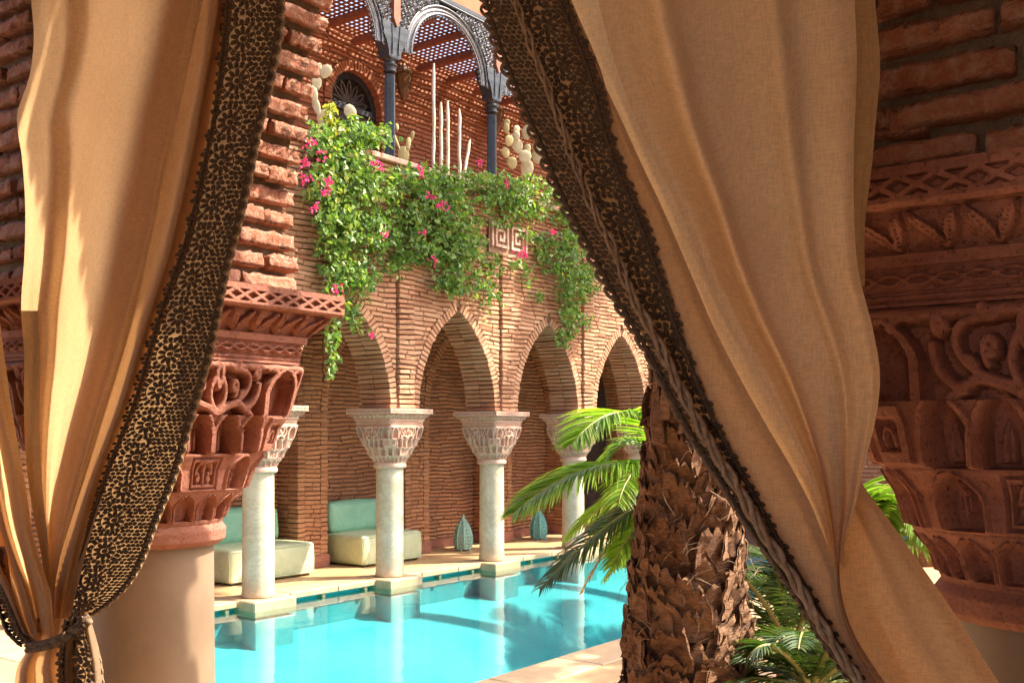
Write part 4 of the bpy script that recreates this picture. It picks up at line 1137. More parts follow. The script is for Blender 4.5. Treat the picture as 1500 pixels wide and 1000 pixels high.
# intrados of the opening as a curve y(z) on the left, mirrored on the right about the middle of the span
YM = (YPL + YPR) / 2
ZI = np.array([2.237, 2.40, 2.60, 2.85, 3.10, 3.35, 3.7, 4.0, 4.3, 4.55, 4.75]); YI = np.array([3.10, 3.125, 3.13, 3.08, 3.00, 2.90, 2.72, 2.53, 2.30, 2.10, YM])
XA, XB = 1.95, 2.75
def rough_brick(seed, n=(14, 4, 5)):
    r = np.random.default_rng(seed); V = []; F = []; idx = {}
    off = r.uniform(0, 50, 3)
    def nz(p, s): q = p * s + off; return math.sin(q[0] * 1.7 + 1.3 * math.sin(q[1] * 2.1)) * math.cos(q[1] * 1.9 + math.sin(q[2] * 2.3)) + .6 * math.sin(q[2] * 3.1 + q[0] * 2.7) * math.cos(q[1] * 3.7)
    A, B, G = n
    def vid(i, j, k):
        key = (i, j, k)
        if key in idx: return idx[key]
        q = np.array((i / A - .5, j / B - .5, k / G - .5)); d = np.array((.32, .056, .14))
        p = q * d; c = .0055; inner = np.clip(p, -(d / 2 - c), d / 2 - c); e = p - inner; l = np.linalg.norm(e)
        if l > 1e-9: p = inner + e / l * min(l, c)
        w = np.array((.003, .003, .006)) * (nz(p, 22.0) * .6 + nz(p, 75.0) * .5 + nz(p, 160.0) * .5)
        p = p + w * np.sign(q) + r.normal(0, 1, 3) * np.array((.001, .0012, .0018))
        if r.random() < .06: p = p * (1, .9, .88)
        idx[key] = len(V); V.append(p / d); return idx[key]
    for i in range(A):
        for j in range(B): F += [(vid(i, j, G), vid(i + 1, j, G), vid(i + 1, j + 1, G), vid(i, j + 1, G)), (vid(i, j + 1, 0), vid(i + 1, j + 1, 0), vid(i + 1, j, 0), vid(i, j, 0))]
        for k in range(G): F += [(vid(i, 0, k), vid(i + 1, 0, k), vid(i + 1, 0, k + 1), vid(i, 0, k + 1)), (vid(i, B, k + 1), vid(i + 1, B, k + 1), vid(i + 1, B, k), vid(i, B, k))]
    for j in range(B):
        for k in range(G): F += [(vid(0, j, k + 1), vid(0, j + 1, k + 1), vid(0, j + 1, k), vid(0, j, k)), (vid(A, j, k), vid(A, j + 1, k), vid(A, j + 1, k + 1), vid(A, j, k + 1))]
    return mk_mesh('brick', V, F, M['brick_near'], True)
near_meshes = [rough_brick(100 + i) for i in range(9)]
def near_brick(c, el, eh, eo, L, H, D):
    o = link('brick', near_meshes[int(rng.integers(9))], pav)
    mt = Matrix.Identity(4)
    for r_ in range(3): mt[r_][0] = el[r_] * L; mt[r_][1] = eh[r_] * H; mt[r_][2] = eo[r_] * D; mt[r_][3] = c[r_]
    o.matrix_local = mt
seglen = np.concatenate([[0], np.cumsum(np.hypot(np.diff(ZI), np.diff(YI)))])
PIT = .083
for side in (1, -1):
    s = PIT * .5; row = 0
    while s < (seglen[-1] if side > 0 else seglen[-1]):
        z = np.interp(s, seglen, ZI); y = np.interp(s, seglen, YI); ds = .05
        tz = np.interp(s + ds, seglen, ZI) - np.interp(s - ds, seglen, ZI); ty = np.interp(s + ds, seglen, YI) - np.interp(s - ds, seglen, YI)
        tt = np.array((0, ty, tz)); tt /= np.linalg.norm(tt)
        if side < 0: y = 2 * YM - y; tt[1] = -tt[1]
        eo = np.array((0, -side, 0.)); eo = eo - tt * np.dot(eo, tt); eo /= np.linalg.norm(eo)
        lens = [.34, .30, .16] if row % 2 else [.20, .32, .28]
        lens = [l * rng.uniform(.92, 1.08) for l in lens]; f = (XB - XA) / sum(lens); lens = [l * f for l in lens]
        x = XA + rng.uniform(-.012, .012) + (.28 if side < 0 else 0)
        for L in lens:
            j = rng.uniform(-.012, .012)
            el = X_ + np.array((0, rng.uniform(-.02, .02), rng.uniform(-.012, .012))); el /= np.linalg.norm(el)
            eh = tt if np.dot(np.cross(el, tt), eo) > 0 else tt
            near_brick(np.array((x + L / 2, y, z)) - eo * (.07 - j) + rng.uniform(-.004, .004, 3), el, eh, eo, L - .012, .058 * rng.uniform(.92, 1.08), .14)
            x += L
        s += PIT; row += 1
# bricks of the inner faces over the columns
for (ya, yb, zt) in ((3.0, 4.3, 3.7), (-.45, .90, 3.2)):
    z = Z_AB + .04; row = 0
    while z < zt:
        yi = np.interp(z, ZI, YI)
        a, b_ = (max(ya, yi + .16), yb) if ya > 1 else (ya, min(yb, 2 * YM - yi - .02))
        y = a - rng.uniform(0, .2)
        while y < b_:
            L = rng.uniform(.2, .36); y1 = min(y + L, b_); y0 = max(y, a)
            if y1 - y0 > .05:
                el = -Y_ + np.array((0, 0, rng.uniform(-.03, .03))); el /= np.linalg.norm(el)
                near_brick(np.array((XA + (0 if ya > 1 else .28) + .07 - .012 + rng.uniform(-.012, .012), (y0 + y1) / 2, z + rng.uniform(-.005, .005))), el, Z_, -X_, y1 - y0 - .014, .056 * rng.uniform(.85, 1.1), .14)
            y += L
        z += PIT; row += 1
# core masonry: wall with the arch opening
mb = MB()
zs_ = np.linspace(Z_AB, 4.75, 40); cut = .045
def core_half(side):
    V = []; F = []
    yo = YPL + .75 if side > 0 else YPR - .85
    for i, z in enumerate(zs_):
        y = np.interp(z, ZI, YI) + cut
        if side < 0: y = 2 * YM - y + cut - .012
        if i == len(zs_) - 1: y = YM
        xo_ = 0 if side > 0 else .28; V += [(XA + .03 + xo_, y, z), (XB - .03 + xo_, y, z), (XA + .03 + xo_, yo, z), (XB - .03 + xo_, yo, z)]
    for i in range(len(zs_) - 1):
        b0 = i * 4
        F += [(b0, b0 + 1, b0 + 5, b0 + 4), (b0, b0 + 4, b0 + 6, b0 + 2), (b0 + 1, b0 + 3, b0 + 7, b0 + 5), (b0 + 2, b0 + 6, b0 + 7, b0 + 3)]
    F += [(0, 2, 3, 1)]
    return V, F
for s in (1, -1): mb.add(*core_half(s))
mb.box((XA + .03, YPR - .85, 4.75), (XB - .03, YPL + .75, 5.25))
mb.build('masonry_core', M['mortar_grey'], pav)
# unseen side and rear walls, added to darken the inside; openings sized for fill
mb = MB(); mb.box((-2.4, YPL - .3, 3.4), (XA + .02, YPL + .35, 5.25)); mb.box((-2.4, YPL - .3, 0), (1.45, YPL + .35, 3.4)); mb.build('added_side_wall', M['mortar_grey'], pav)
mb = MB(); mb.box((-2.7, YPR - 3.4, 3.5), (-2.4, YPL + .35, 5.25)); mb.box((-2.7, YPR - 3.4, 0), (-2.4, -2.0, 3.5)); mb.box((-2.7, 2.4, 0), (-2.4, YPL + .35, 3.5)); mb.box((-2.4, YPR - 3.4, 0), (XB, YPR - 3.1, 5.25)); mb.box((XA + .1, YPR - 3.1, 0), (XB - .1, YPR - .851, 5.25)); mb.build('added_rear_wall', M['ceiling'], pav)
mb = MB(); mb.box((-2.7, YPR - 3.4, 5.25), (XB + .1, YPL + .8, 5.5)); mb.build('roof_slab', M['ceiling'], pav)

# ------------------------------------------------------------------ curtains
def spline_rows(rows, ny, nx):
    """rows: [(py, [(px, d), ...])] -> grid of (px, py, d), smooth both ways"""
    py = np.array([r[0] for r in rows], float)
    A = np.array([[list(p) for p in r[1]] for r in rows], float)           # rows x cols x 2
    def hermite(t, T, Y):
        Y = np.asarray(Y, float); m = np.gradient(Y, T, axis=0)
        i = np.clip(np.searchsorted(T, t) - 1, 0, len(T) - 2)
        h = (T[i + 1] - T[i]); u = (t - T[i]) / h
        sh = (-1,) + (1,) * (Y.ndim - 1); u = u.reshape(sh); h = h.reshape(sh)
        return (2 * u ** 3 - 3 * u ** 2 + 1) * Y[i] + (u ** 3 - 2 * u ** 2 + u) * h * m[i] + (-2 * u ** 3 + 3 * u ** 2) * Y[i + 1] + (u ** 3 - u ** 2) * h * m[i + 1]
    ty = np.linspace(py[0], py[-1], ny)
    B = hermite(ty, py, A)                                                  # ny x cols x 2
    cols = np.linspace(0, 1, B.shape[1]); tx = np.linspace(0, 1, nx)
    G = hermite(tx, cols, np.swapaxes(B, 0, 1))                             # nx x ny x 2
    G = np.swapaxes(G, 0, 1)
    return np.concatenate([G[..., :1], np.repeat(ty[:, None, None], nx, 1), G[..., 1:]], -1)
def grid_to_world(G, c):
    P = np.zeros(G.shape)
    for i in range(G.shape[0]):
        for j in range(G.shape[1]):
            P[i, j] = on_x(G[i, j, 0], G[i, j, 1], c - G[i, j, 2])
    return P
def drape(name, rows, c, mat, parent, ny=120, nx=70, wr=.004, seed=0, off=(0, 0, 0)):
    G = spline_rows(rows, ny, nx)
    r = np.random.default_rng(seed)
    ph = r.uniform(0, 6, 6)
    s = np.linspace(0, 1, nx)[None, :]; t = np.linspace(0, 1, ny)[:, None]
    w = np.sin(s * 17 + t * 9 + ph[0] + 2 * np.sin(t * 5 + ph[1])) * np.sin(t * 13 + ph[2]) + .6 * np.sin(s * 31 - t * 14 + ph[3]) * np.sin(t * 23 + s * 7 + ph[4])
    w = w + .45 * np.sin(s * 58 + 3 * np.sin(t * 4 + ph[5]) + ph[1]) * np.sin(t * 6 + ph[0]) + .35 * np.sin(s * 41 + t * 33 + ph[2]) * np.sin(t * 19 - s * 11)
    G[..., 2] += wr * w
    P = grid_to_world(G, c) - np.array(off)
    i, j = np.meshgrid(np.arange(ny - 1), np.arange(nx - 1), indexing='ij'); b0 = i * nx + j
    F = np.stack([b0, b0 + 1, b0 + nx + 1, b0 + nx], -1).reshape(-1, 4)
    return part(name, P.reshape(-1, 3), F, mat, parent, True), P
def lace_band(parent, name, inner, outer, c, d_fn, dmax_py, mat, mat_edge, off, pt=.0165, seed=3, scal=.03, under=True, rosette=True, py0=-120, cord=False):
    """crochet trim between two traced edges; motifs are small domes lying on the band"""
    r = np.random.default_rng(seed)
    ys = np.linspace(py0, dmax_py, 500)
    xi = np.interp(ys, [p[1] for p in inner], [p[0] for p in inner]); xo = np.interp(ys, [p[1] for p in outer], [p[0] for p in outer])
    k = np.ones(25) / 25; pad_ = lambda a: np.convolve(np.concatenate([np.linspace(a[0] - (a[12] - a[0]), a[0], 12, endpoint=False), a, np.linspace(a[-1], a[-1] + (a[-1] - a[-13]), 13)[1:]]), k, 'valid')
    xi = pad_(xi); xo = pad_(xo)
    nu = 22; us = np.linspace(0, 1.12, nu)
    P = np.zeros((500, nu, 3))
    for i in range(500):
        for j in range(nu): P[i, j] = on_x(xi[i] + (xo[i] - xi[i]) * us[j], ys[i], c - d_fn(us[j], ys[i]))
    P -= np.array(off)
    mid = P[:, nu // 2]; q = np.concatenate([[0], np.cumsum(np.linalg.norm(np.diff(mid, axis=0), axis=1))])
    Wd = np.linalg.norm(P[:, nu - 3] - P[:, 0], axis=1)
    Zs = (P[:, nu // 2] + np.array(off)) @ np.array((CA, SA, 0)); Wa = np.maximum(.012, np.abs(xo - xi) / F_PX * Zs)
    if under:
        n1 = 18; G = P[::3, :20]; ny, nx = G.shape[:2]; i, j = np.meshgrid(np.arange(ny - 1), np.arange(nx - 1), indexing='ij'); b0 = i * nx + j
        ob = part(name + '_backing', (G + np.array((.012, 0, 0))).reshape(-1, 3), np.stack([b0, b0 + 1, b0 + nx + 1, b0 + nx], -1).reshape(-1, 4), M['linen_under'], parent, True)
    else: ob = parent
    def S(u, qq):
        f = np.interp(qq, q, np.arange(500)); i = int(min(498, max(0, math.floor(f)))); a = f - i
        g = u / 1.12 * (nu - 1); j = int(min(nu - 2, max(0, math.floor(g)))); b_ = g - j
        p = (P[i, j] * (1 - a) + P[i + 1, j] * a) * (1 - b_) + (P[i, j + 1] * (1 - a) + P[i + 1, j + 1] * a) * b_
        du = P[i, j + 1] - P[i, j]; dq = P[min(i + 1, 499), j] - P[max(i - 1, 0), j]
        return p, du * (nu - 1) / 1.12, dq / (np.linalg.norm(dq) + 1e-9), np.interp(qq, q, Wd)
    WA = lambda qq: float(np.interp(qq, q, Wa))
    V = []; F = []; cnt = 0
    def dome(u, qq, rx, ry, ang, lift=.004, n=8):
        nonlocal cnt
        if qq < 0 or qq > q[-1] or u < .0 or u > 1.1: return
        p, eu, eq, W = S(u, qq)
        eu = eu / WA(qq)
        nm = np.cross(eu, eq); nm /= np.linalg.norm(nm) + 1e-9; nm = nm if nm[0] < 0 else -nm
        a1 = math.cos(ang) * eu + math.sin(ang) * eq; a2 = -math.sin(ang) * eu + math.cos(ang) * eq
        V.append(p + nm * lift); 
        for ring_, (rr, lf) in enumerate(((.7, .8), (1.0, 0.0))):
            for k_ in range(n):
                w = 2 * math.pi * k_ / n; V.append(p + (a1 * rx * math.cos(w) + a2 * ry * math.sin(w)) * rr + nm * lift * lf)
        for k_ in range(n):
            k2 = (k_ + 1) % n
            F.append((cnt, cnt + 1 + k_, cnt + 1 + k2)); F.append((cnt + 1 + k_, cnt + 1 + n + k_, cnt + 1 + n + k2, cnt + 1 + k2))
        cnt += 1 + 2 * n
    Lq = q[-1]
    rc = []; rings = MB()
    if rosette:
        qq = .05; side = 0
        while qq < Lq:
            uc = .40; rc.append((uc, qq)); qq += .128 * pt / .0165
        rc = [(uc, qc) for (uc, qc) in rc if WA(qc) > .07 * pt / .0165]
        for (uc, qc) in rc:
            kk = pt / .0165; W0 = WA(qc)
            dome(uc, qc, .009 * kk, .009 * kk, 0)
            for k_ in range(10):
                a = 2 * math.pi * k_ / 10 + .2
                dome(uc + .0265 * kk * math.cos(a) / W0, qc + .0265 * kk * math.sin(a), .0145 * kk, .0075 * kk, a)
            for k_ in range(18):
                a = 2 * math.pi * k_ / 18
                dome(uc + .051 * kk * math.cos(a) / W0, qc + .051 * kk * math.sin(a), .0088 * kk, .0084 * kk, a)
            for rad_ in (.0135, .0418):
                Pr = []
                for a in np.linspace(0, 2 * math.pi, 25):
                    uu_ = uc + rad_ * kk * math.cos(a) / W0; q_ = qc + rad_ * kk * math.sin(a)
                    if 0 <= uu_ <= 1.1 and 0 <= q_ <= Lq: Pr.append(S(uu_, q_)[0] + np.array((-.003, 0, 0)))
                if len(Pr) > 20: rings.tube(Pr, .0022 * kk, 4, cap=False)
    jrow = 0; qq = 0
    while qq < Lq:
        W0 = WA(qq)
        for i in range(int(W0 / pt) + 1):
            u = (i + (jrow % 2) * .5) * pt / W0
            if u > .97: continue
            if any(math.hypot((u - uc) * W0, qq - qc) < .0585 * pt / .0165 for (uc, qc) in rc): continue
            rr = pt * r.uniform(.46, .555)
            dome(u + r.normal(0, .05 * pt / W0), qq + r.normal(0, .0007), rr, rr * r.uniform(.88, 1.0), r.uniform(0, 3.1))
        qq += pt * .90; jrow += 1
    o = part(name, V, F, mat, ob if under else parent, True); o['kind'] = 'stuff'
    if rings.V: rings.build('rosette_rings', mat, o, True)['kind'] = 'stuff'
    # scalloped edging: loops of cord along the outer edge, with a bobble in each loop
    V = []; F = []; cnt = 0
    ed = MB(); qq = .01
    while qq < Lq - scal:
        sc_ = scal * (1.0)
        Pq = []
        for tt in np.linspace(0, 1, 9):
            W0 = max(.05, WA(qq)); u = 1.0 + (math.sin(tt * math.pi) ** .7) * .014 / W0; p, eu, eq, W = S(min(1.12, u), qq + tt * sc_); Pq.append(p + np.array((-.004, 0, 0)))
        ed.tube(Pq, .0038, 5)
        dome(1.0 + .002 / W0, qq + sc_ * .3, .0085, .0075, 0, .006); dome(1.0 + .002 / W0, qq + sc_ * .72, .0085, .0075, 0, .006)
        qq += sc_
    e = ed.build('scalloped_edge', mat_edge, o); e['kind'] = 'stuff'
    e = part('edge_bobbles', V, F, mat, o, True); e['kind'] = 'stuff'
    for uu in ((.985, .10) if not cord else (.80, .12)):
        tb = MB(); tb.tube([S(uu, qq_)[0] + np.array((-.005, 0, 0)) for qq_ in np.linspace(.002, Lq - .002, 160)], .0042 if not cord else .006, 5); tb.build('border_cord', mat if not cord else mat_edge, o, True)
    return o, S, Lq

# --- left curtain
CL = 1.70
lc = thing('curtain', 'tan linen curtain at the left, tied back low, with a wide dark crochet border', 'curtain', None, tuple(on_x(90, 1000, CL)))
oL = np.array(lc.location)
XR_L = [(297, 0), (255, 196), (224, 340), (196, 470), (168, 560), (131, 680), (108, 750), (88, 815), (78, 880), (80, 925)]
XL_L = [(45, -10), (50, 70), (45, 105), (25, 170), (30, 215), (36, 260), (38, 350), (33, 400), (31, 450), (36, 500), (36, 600), (37, 660), (47, 737), (60, 804), (70, 874), (76, 925)]
def ix(tab, y):
    ys = [p[1] for p in tab]; xs = [p[0] for p in tab]
    if y < ys[0]: return xs[0] + (y - ys[0]) * (xs[1] - xs[0]) / (ys[1] - ys[0]) * .5
    return float(np.interp(y, ys, xs))
rows = []
fold = [(0, .00), (.10, .018), (.22, .012), (.34, -.03), (.47, -.005), (.62, .022), (.80, .03), (.93, .022), (1.0, .004)]
for y in (-420, -250, -100, 0, 60, 110, 170, 230, 300, 370, 450, 530, 610, 690, 760, 820, 870, 925):
    a = ix(XL_L, y); b_ = ix(XR_L, y); k = np.interp(y, [-420, 0, 450, 925], [.9, 1, 1.0, .35])
    rows.append((y, [(a + (b_ - a) * s, d_ * k) for (s, d_) in fold]))
drape('front_panel', rows, CL, M['linen'], lc, 150, 90, .0035, 1, oL)
# hem strip along the free edge, lying on the panel
rows = [(y, [(ix(XL_L, y) - 1, .012), (ix(XL_L, y) + w * .5, .020), (ix(XL_L, y) + w, .016)]) for y, w in ((455, 24), (520, 23), (600, 22), (680, 20), (740, 17), (800, 12), (860, 7))]
drape('hem', rows, CL - .012, M['linen_hem'], lc, 60, 8, .001, 2, oL)
# turned-back layer between the panel edge and the lace
XI_L = [(327, 0), (318, 90), (308, 175), (290, 260), (268, 350), (224, 470), (189, 592), (152, 680), (119, 783), (98, 867), (84, 915)]
rows = []
for y in (-420, -250, -100, 0, 110, 230, 350, 470, 590, 680, 780, 867, 925):
    a = ix(XR_L, y) - 18; b_ = ix(XI_L, y) + 14; k = np.interp(y, [-420, 700, 925], [1, 1, .3])
    rows.append((y, [(a, -.05 * k), (a + (b_ - a) * .35, -.055 * k), (a + (b_ - a) * .6, -.02 * k), (a + (b_ - a) * .85, -.075 * k), (b_, -.06 * k)]))
drape('turned_back_layer', rows, CL, M['linen_shaded'], lc, 130, 24, .003, 3, oL)
XO_L = [(412, -10), (408, 52), (395, 122), (376, 196), (360, 280), (346, 340), (329, 400), (311, 498), (297, 554), (276, 620), (262, 673), (248, 713), (224, 769), (206, 825), (175, 874), (132, 902)]
inn = [(XI_L[0][0] + 12, -400)] + XI_L[:-1] + [(104, 903)]; out = [(XO_L[0][0] + 12, -400)] + XO_L
lace_band(lc, 'lace_border', inn, out, CL + .03, lambda u, y: .014 * math.sin(u * 7 + y * .004) + .02 * u - .03 + .03 * max(0, (y - 620) / 300) * math.sin(u * 6.3), 902, M['lace'], M['lace_edge'], oL, .0138, 3, .034, True, True, -160)
# companion panel from the left
R3 = [(16, 590), (24, 640), (36, 700), (48, 780), (62, 830), (74, 864), (79, 916)]
L3 = [(-90, 560), (-70, 650), (-48, 740), (-24, 810), (0, 868), (24, 926), (46, 946)]
rows = []
for y in (300, 420, 540, 600, 660, 720, 780, 830, 870, 900, 930):
    b_ = ix(R3, y) if y >= 590 else 16 - (590 - y) * .14; a = ix(L3, y) if y >= 560 else -90 - (560 - y) * .25
    k = np.interp(y, [300, 800, 930], [1.1, 1, .4])
    rows.append((y, [(a, .0), (a + (b_ - a) * .18, .06 * k), (a + (b_ - a) * .34, -.03 * k), (a + (b_ - a) * .5, .05 * k), (a + (b_ - a) * .62, -.055 * k), (a + (b_ - a) * .8, .06 * k), (b_, .03 * k)]))
drape('companion_panel', rows, CL - .05, M['linen'], lc, 90, 60, .003, 4, oL)
lace_band(lc, 'companion_lace', [(4, 800), (12, 868), (34, 926), (52, 944)], [(-22, 800), (-8, 868), (14, 926), (40, 952)], CL - .07, lambda u, y: .01 * math.sin(u * 6), 946, M['lace'], M['lace_edge'], oL, .0138, 5, .03, True, False, 800)
# tie cord
tie = MB()
for k in range(2):
    P = []
    for t_ in np.linspace(0, 1, 22):
        px = 40 + (132 - 40) * t_; py = 945 - (945 - 902) * t_ + 10 * math.sin(t_ * math.pi) + k * 7
        P.append(on_x(px, py, CL - .10 - .03 * math.sin(t_ * math.pi) + .007 * math.sin(t_ * 40 + k * 3.1)) - oL)
    tie.tube(P, .0095, 7)
tie.build('tie_cord', M['lace_edge'], lc, True)
# skirt below the tie
rows = []
for y, a, b_ in ((905, 50, 122), (930, 44, 118), (950, 40, 122), (975, 26, 136), (1010, 20, 150), (1080, 10, 170), (1200, -5, 185), (1440, -25, 205)):
    k = np.interp(y, [905, 940, 1010], [.25, .3, 1])
    rows.append((y, [(a, -.02), (a + (b_ - a) * .12, .05 * k), (a + (b_ - a) * .26, -.04 * k), (a + (b_ - a) * .42, .06 * k), (a + (b_ - a) * .55, -.03 * k), (a + (b_ - a) * .72, .04 * k), (a + (b_ - a) * .86, -.03 * k), (b_, .01)]))
drape('skirt', rows, CL - .03, M['linen_dim'], lc, 80, 60, .004, 5, oL)
lace_band(lc, 'lace_tail', [(96, 905), (88, 940), (84, 970), (84, 1010), (88, 1100), (95, 1200)], [(126, 905), (136, 940), (143, 970), (147, 1010), (155, 1100), (165, 1200)], CL - .10, lambda u, y: .025 * math.sin(u * 9 + 1), 1200, M['lace_brown'], M['lace_edge'], oL, .0138, 6, .03, True, True, 905)

# --- right curtain
CR = 1.70
rcu = thing('curtain', 'tan linen curtain at the right, swept down to the right with a scalloped crochet border', 'curtain', None, tuple(on_x(1300, 1000, CR)))
oR = np.array(rcu.location)
XO_R = [(700, -60), (712, 0), (727, 50), (737, 80), (752, 115), (767, 155), (787, 195), (805, 240), (820, 280), (840, 320), (865, 360), (885, 405), (915, 455), (940, 495), (970, 550), (993, 600), (1024, 653), (1042, 680), (1069, 721), (1096, 770), (1123, 806), (1146, 838), (1168, 874), (1193, 914), (1218, 955), (1245, 990), (1300, 1070), (1380, 1180)]
XI_R = [(812, -60), (832, 0), (855, 50), (880, 110), (890, 160), (900, 200), (912, 240), (934, 290), (954, 340), (970, 385), (982, 430), (1002, 490), (1025, 555), (1056, 625), (1078, 667), (1105, 716), (1132, 766), (1152, 802), (1172, 838), (1204, 892), (1240, 955), (1268, 1000), (1320, 1075), (1400, 1185)]
XE_R = [(1250, -60), (1252, 0), (1256, 125), (1250, 225), (1251, 320), (1258, 400), (1282, 495), (1289, 550), (1284, 610), (1270, 662), (1254, 736), (1240, 784), (1230, 826), (1233, 874), (1248, 922), (1274, 966), (1298, 1000), (1350, 1080), (1430, 1190)]
SL_R = [(832, -10), (865, 80), (893, 140), (922, 200), (953, 270), (973, 310), (1000, 372), (1040, 468), (1075, 537), (1110, 601), (1150, 668), (1180, 720), (1213, 800), (1224, 840)]
SR_R = [(874, -10), (897, 80), (916, 140), (936, 185), (962, 245), (998, 312), (1050, 440), (1090, 512), (1124, 568), (1160, 640), (1194, 708), (1222, 812), (1227, 845)]
YS_R = (-420, -250, -100, 0, 100, 200, 300, 400, 480, 550, 620, 680, 740, 790, 830)
rows = []                                                # broad main panel, its left border folded forward
fr = [(0, .040), (.07, .036), (.16, .006), (.245, -.028), (.32, .016), (.46, .034), (.60, .030), (.69, .010), (.78, .030), (.92, .020), (1, .028)]
for y in YS_R + (880, 930, 1000, 1080, 1190):
    a = ix(SR_R, y) if y < 840 else ix(XI_R, y) + (ix(XE_R, y) - ix(XI_R, y)) * np.interp(y, [840, 1000], [.95, .45]); b_ = ix(XE_R, y)
    if y < -10: a = 874 + (y + 10) * .12
    k = np.interp(y, [-420, 0, 500, 830, 1000], [1.1, 1.1, 1.1, .5, .35])
    rows.append((y, [(a + (b_ - a) * q, d_ * k) for (q, d_) in fr]))
drape('front_panel', rows, CR, M['linen'], rcu, 170, 90, .0017, 7, oR)
rows = []                                                # single layer of cloth set back between the folds
for y in YS_R:
    a = (ix(SL_R, y) if y > -10 else 832 + (y + 10) * .2) - 16; b_ = (ix(SR_R, y) if y > -10 else 874 + (y + 10) * .12) + 16
    k = np.interp(y, [0, 600, 830], [1, .9, .4]); rows.append((y, [(a, -.04 * k), (a + (b_ - a) * .35, -.055 * k), (a + (b_ - a) * .65, -.05 * k), (b_, -.035 * k)]))
drape('single_layer', rows, CR, M['linen_lit'], rcu, 110, 16, .0012, 13, oR)
rows = []                                                # doubled border beside the lace
for y in (-420, -250, -100, 0, 60, 120, 180, 240, 300, 400, 480, 550, 620, 680, 740, 790, 840, 890, 940, 1000, 1080, 1190):
    a = (ix(XI_R, y) if y > -60 else 812 + (y + 60) * .3) - 8; b_ = ix(SL_R, y) if -10 < y < 840 else (832 + (y + 10) * .2 if y < 0 else ix(XI_R, y) + (ix(XE_R, y) - ix(XI_R, y)) * np.interp(y, [840, 1000], [.95, .5]))
    b_ = max(b_, a + 10); k = np.interp(y, [0, 600, 1000], [1, .9, .5])
    rows.append((y, [(a, -.012 * k), (a + (b_ - a) * .3, .012 * k), (a + (b_ - a) * .7, .006 * k), (b_, .020 * k)]))
drape('doubled_border', rows, CR, M['linen_dim'], rcu, 130, 20, .0012, 14, oR)
rows = []                                                # back strip seen past the free edge
for y, w in ((-420, 30), (-200, 30), (0, 30), (100, 34), (175, 30), (250, 26), (325, 16), (420, 4)):
    b_ = ix(XE_R, y); rows.append((y, [(b_ - 12, -.03), (b_ + w * .4, -.05), (b_ + w, -.045)]))
drape('rear_fold', rows, CR, M['linen_hem'], rcu, 50, 10, .002, 8, oR)
rows = []                                                # lower swath that runs on to the tie
ER = [(1258, 700), (1330, 800), (1400, 900), (1464, 1000), (1540, 1110), (1580, 1190)]
EL = [(1190, 640), (1205, 760), (1215, 830), (1222, 900), (1262, 985), (1340, 1090), (1420, 1190)]
for y in (640, 700, 760, 820, 880, 940, 1000, 1080, 1190):
    a = ix(EL, y); b_ = ix(ER, y) if y >= 700 else 1258 - (700 - y) * .35
    rows.append((y, [(a, -.055), (a + (b_ - a) * .2, -.04), (a + (b_ - a) * .36, -.062), (a + (b_ - a) * .55, -.07), (a + (b_ - a) * .66, -.045), (a + (b_ - a) * .85, -.03), (b_, -.05)]))
drape('lower_swath', rows, CR, M['linen_dim'], rcu, 60, 40, .002, 9, oR)
def dR(u, y):
    k = np.interp(y, [0, 500, 1000], [1, 1, .6])
    return k * (.014 * math.cos(u * 8.0 + .002 * y) - .01) + .012 * u
lace_band(rcu, 'lace_border', [(790, -160)] + XI_R, [(680, -160)] + XO_R, CR - .012, dR, 1180, M['lace'], M['lace_edge'], oR, .0115, 11, .036, True, True, -160, cord=False)
# twisted cord that runs down the middle of the right border
tw = MB()
ys = np.linspace(-100, 1100, 420)
for k in range(3):
    P = []
    for i, y in enumerate(ys):
        a = ix(XI_R, y); b_ = ix(XO_R, y); u = np.interp(y, [-100, 200, 480, 650, 1100], [.66, .64, .70, .62, .55]); ph = i * .16 + k * 2.09
        wob_ = np.interp(y, [0, 400, 600, 1100], [4, 5, 6, 6]) * (1 + .35 * math.sin(y * .11 + k))
        P.append(on_x(a + (b_ - a) * u + wob_ * math.cos(ph), y, CR - .04 - .006 * math.sin(ph) - .006 * math.sin(y * .02)) - oR)
    tw.tube(P, [np.interp(y, [0, 350, 520, 1100], [.0028, .0032, .0046, .0046]) for y in ys], 5)
tw.build('twisted_cord', M['rope'], rcu, True)
# curtain rod with rings
rod = thing('curtain_rod', 'dark iron curtain rod high in the pavilion opening', 'rod', None, (CL, YM, 3.62))
mb = MB(); mb.tube([(0, YPR - YM + .2, 0), (0, 0, 0), (0, YPL - YM + .2, 0)], .016, 10); mb.build('pole', M['rod'], rod, True)

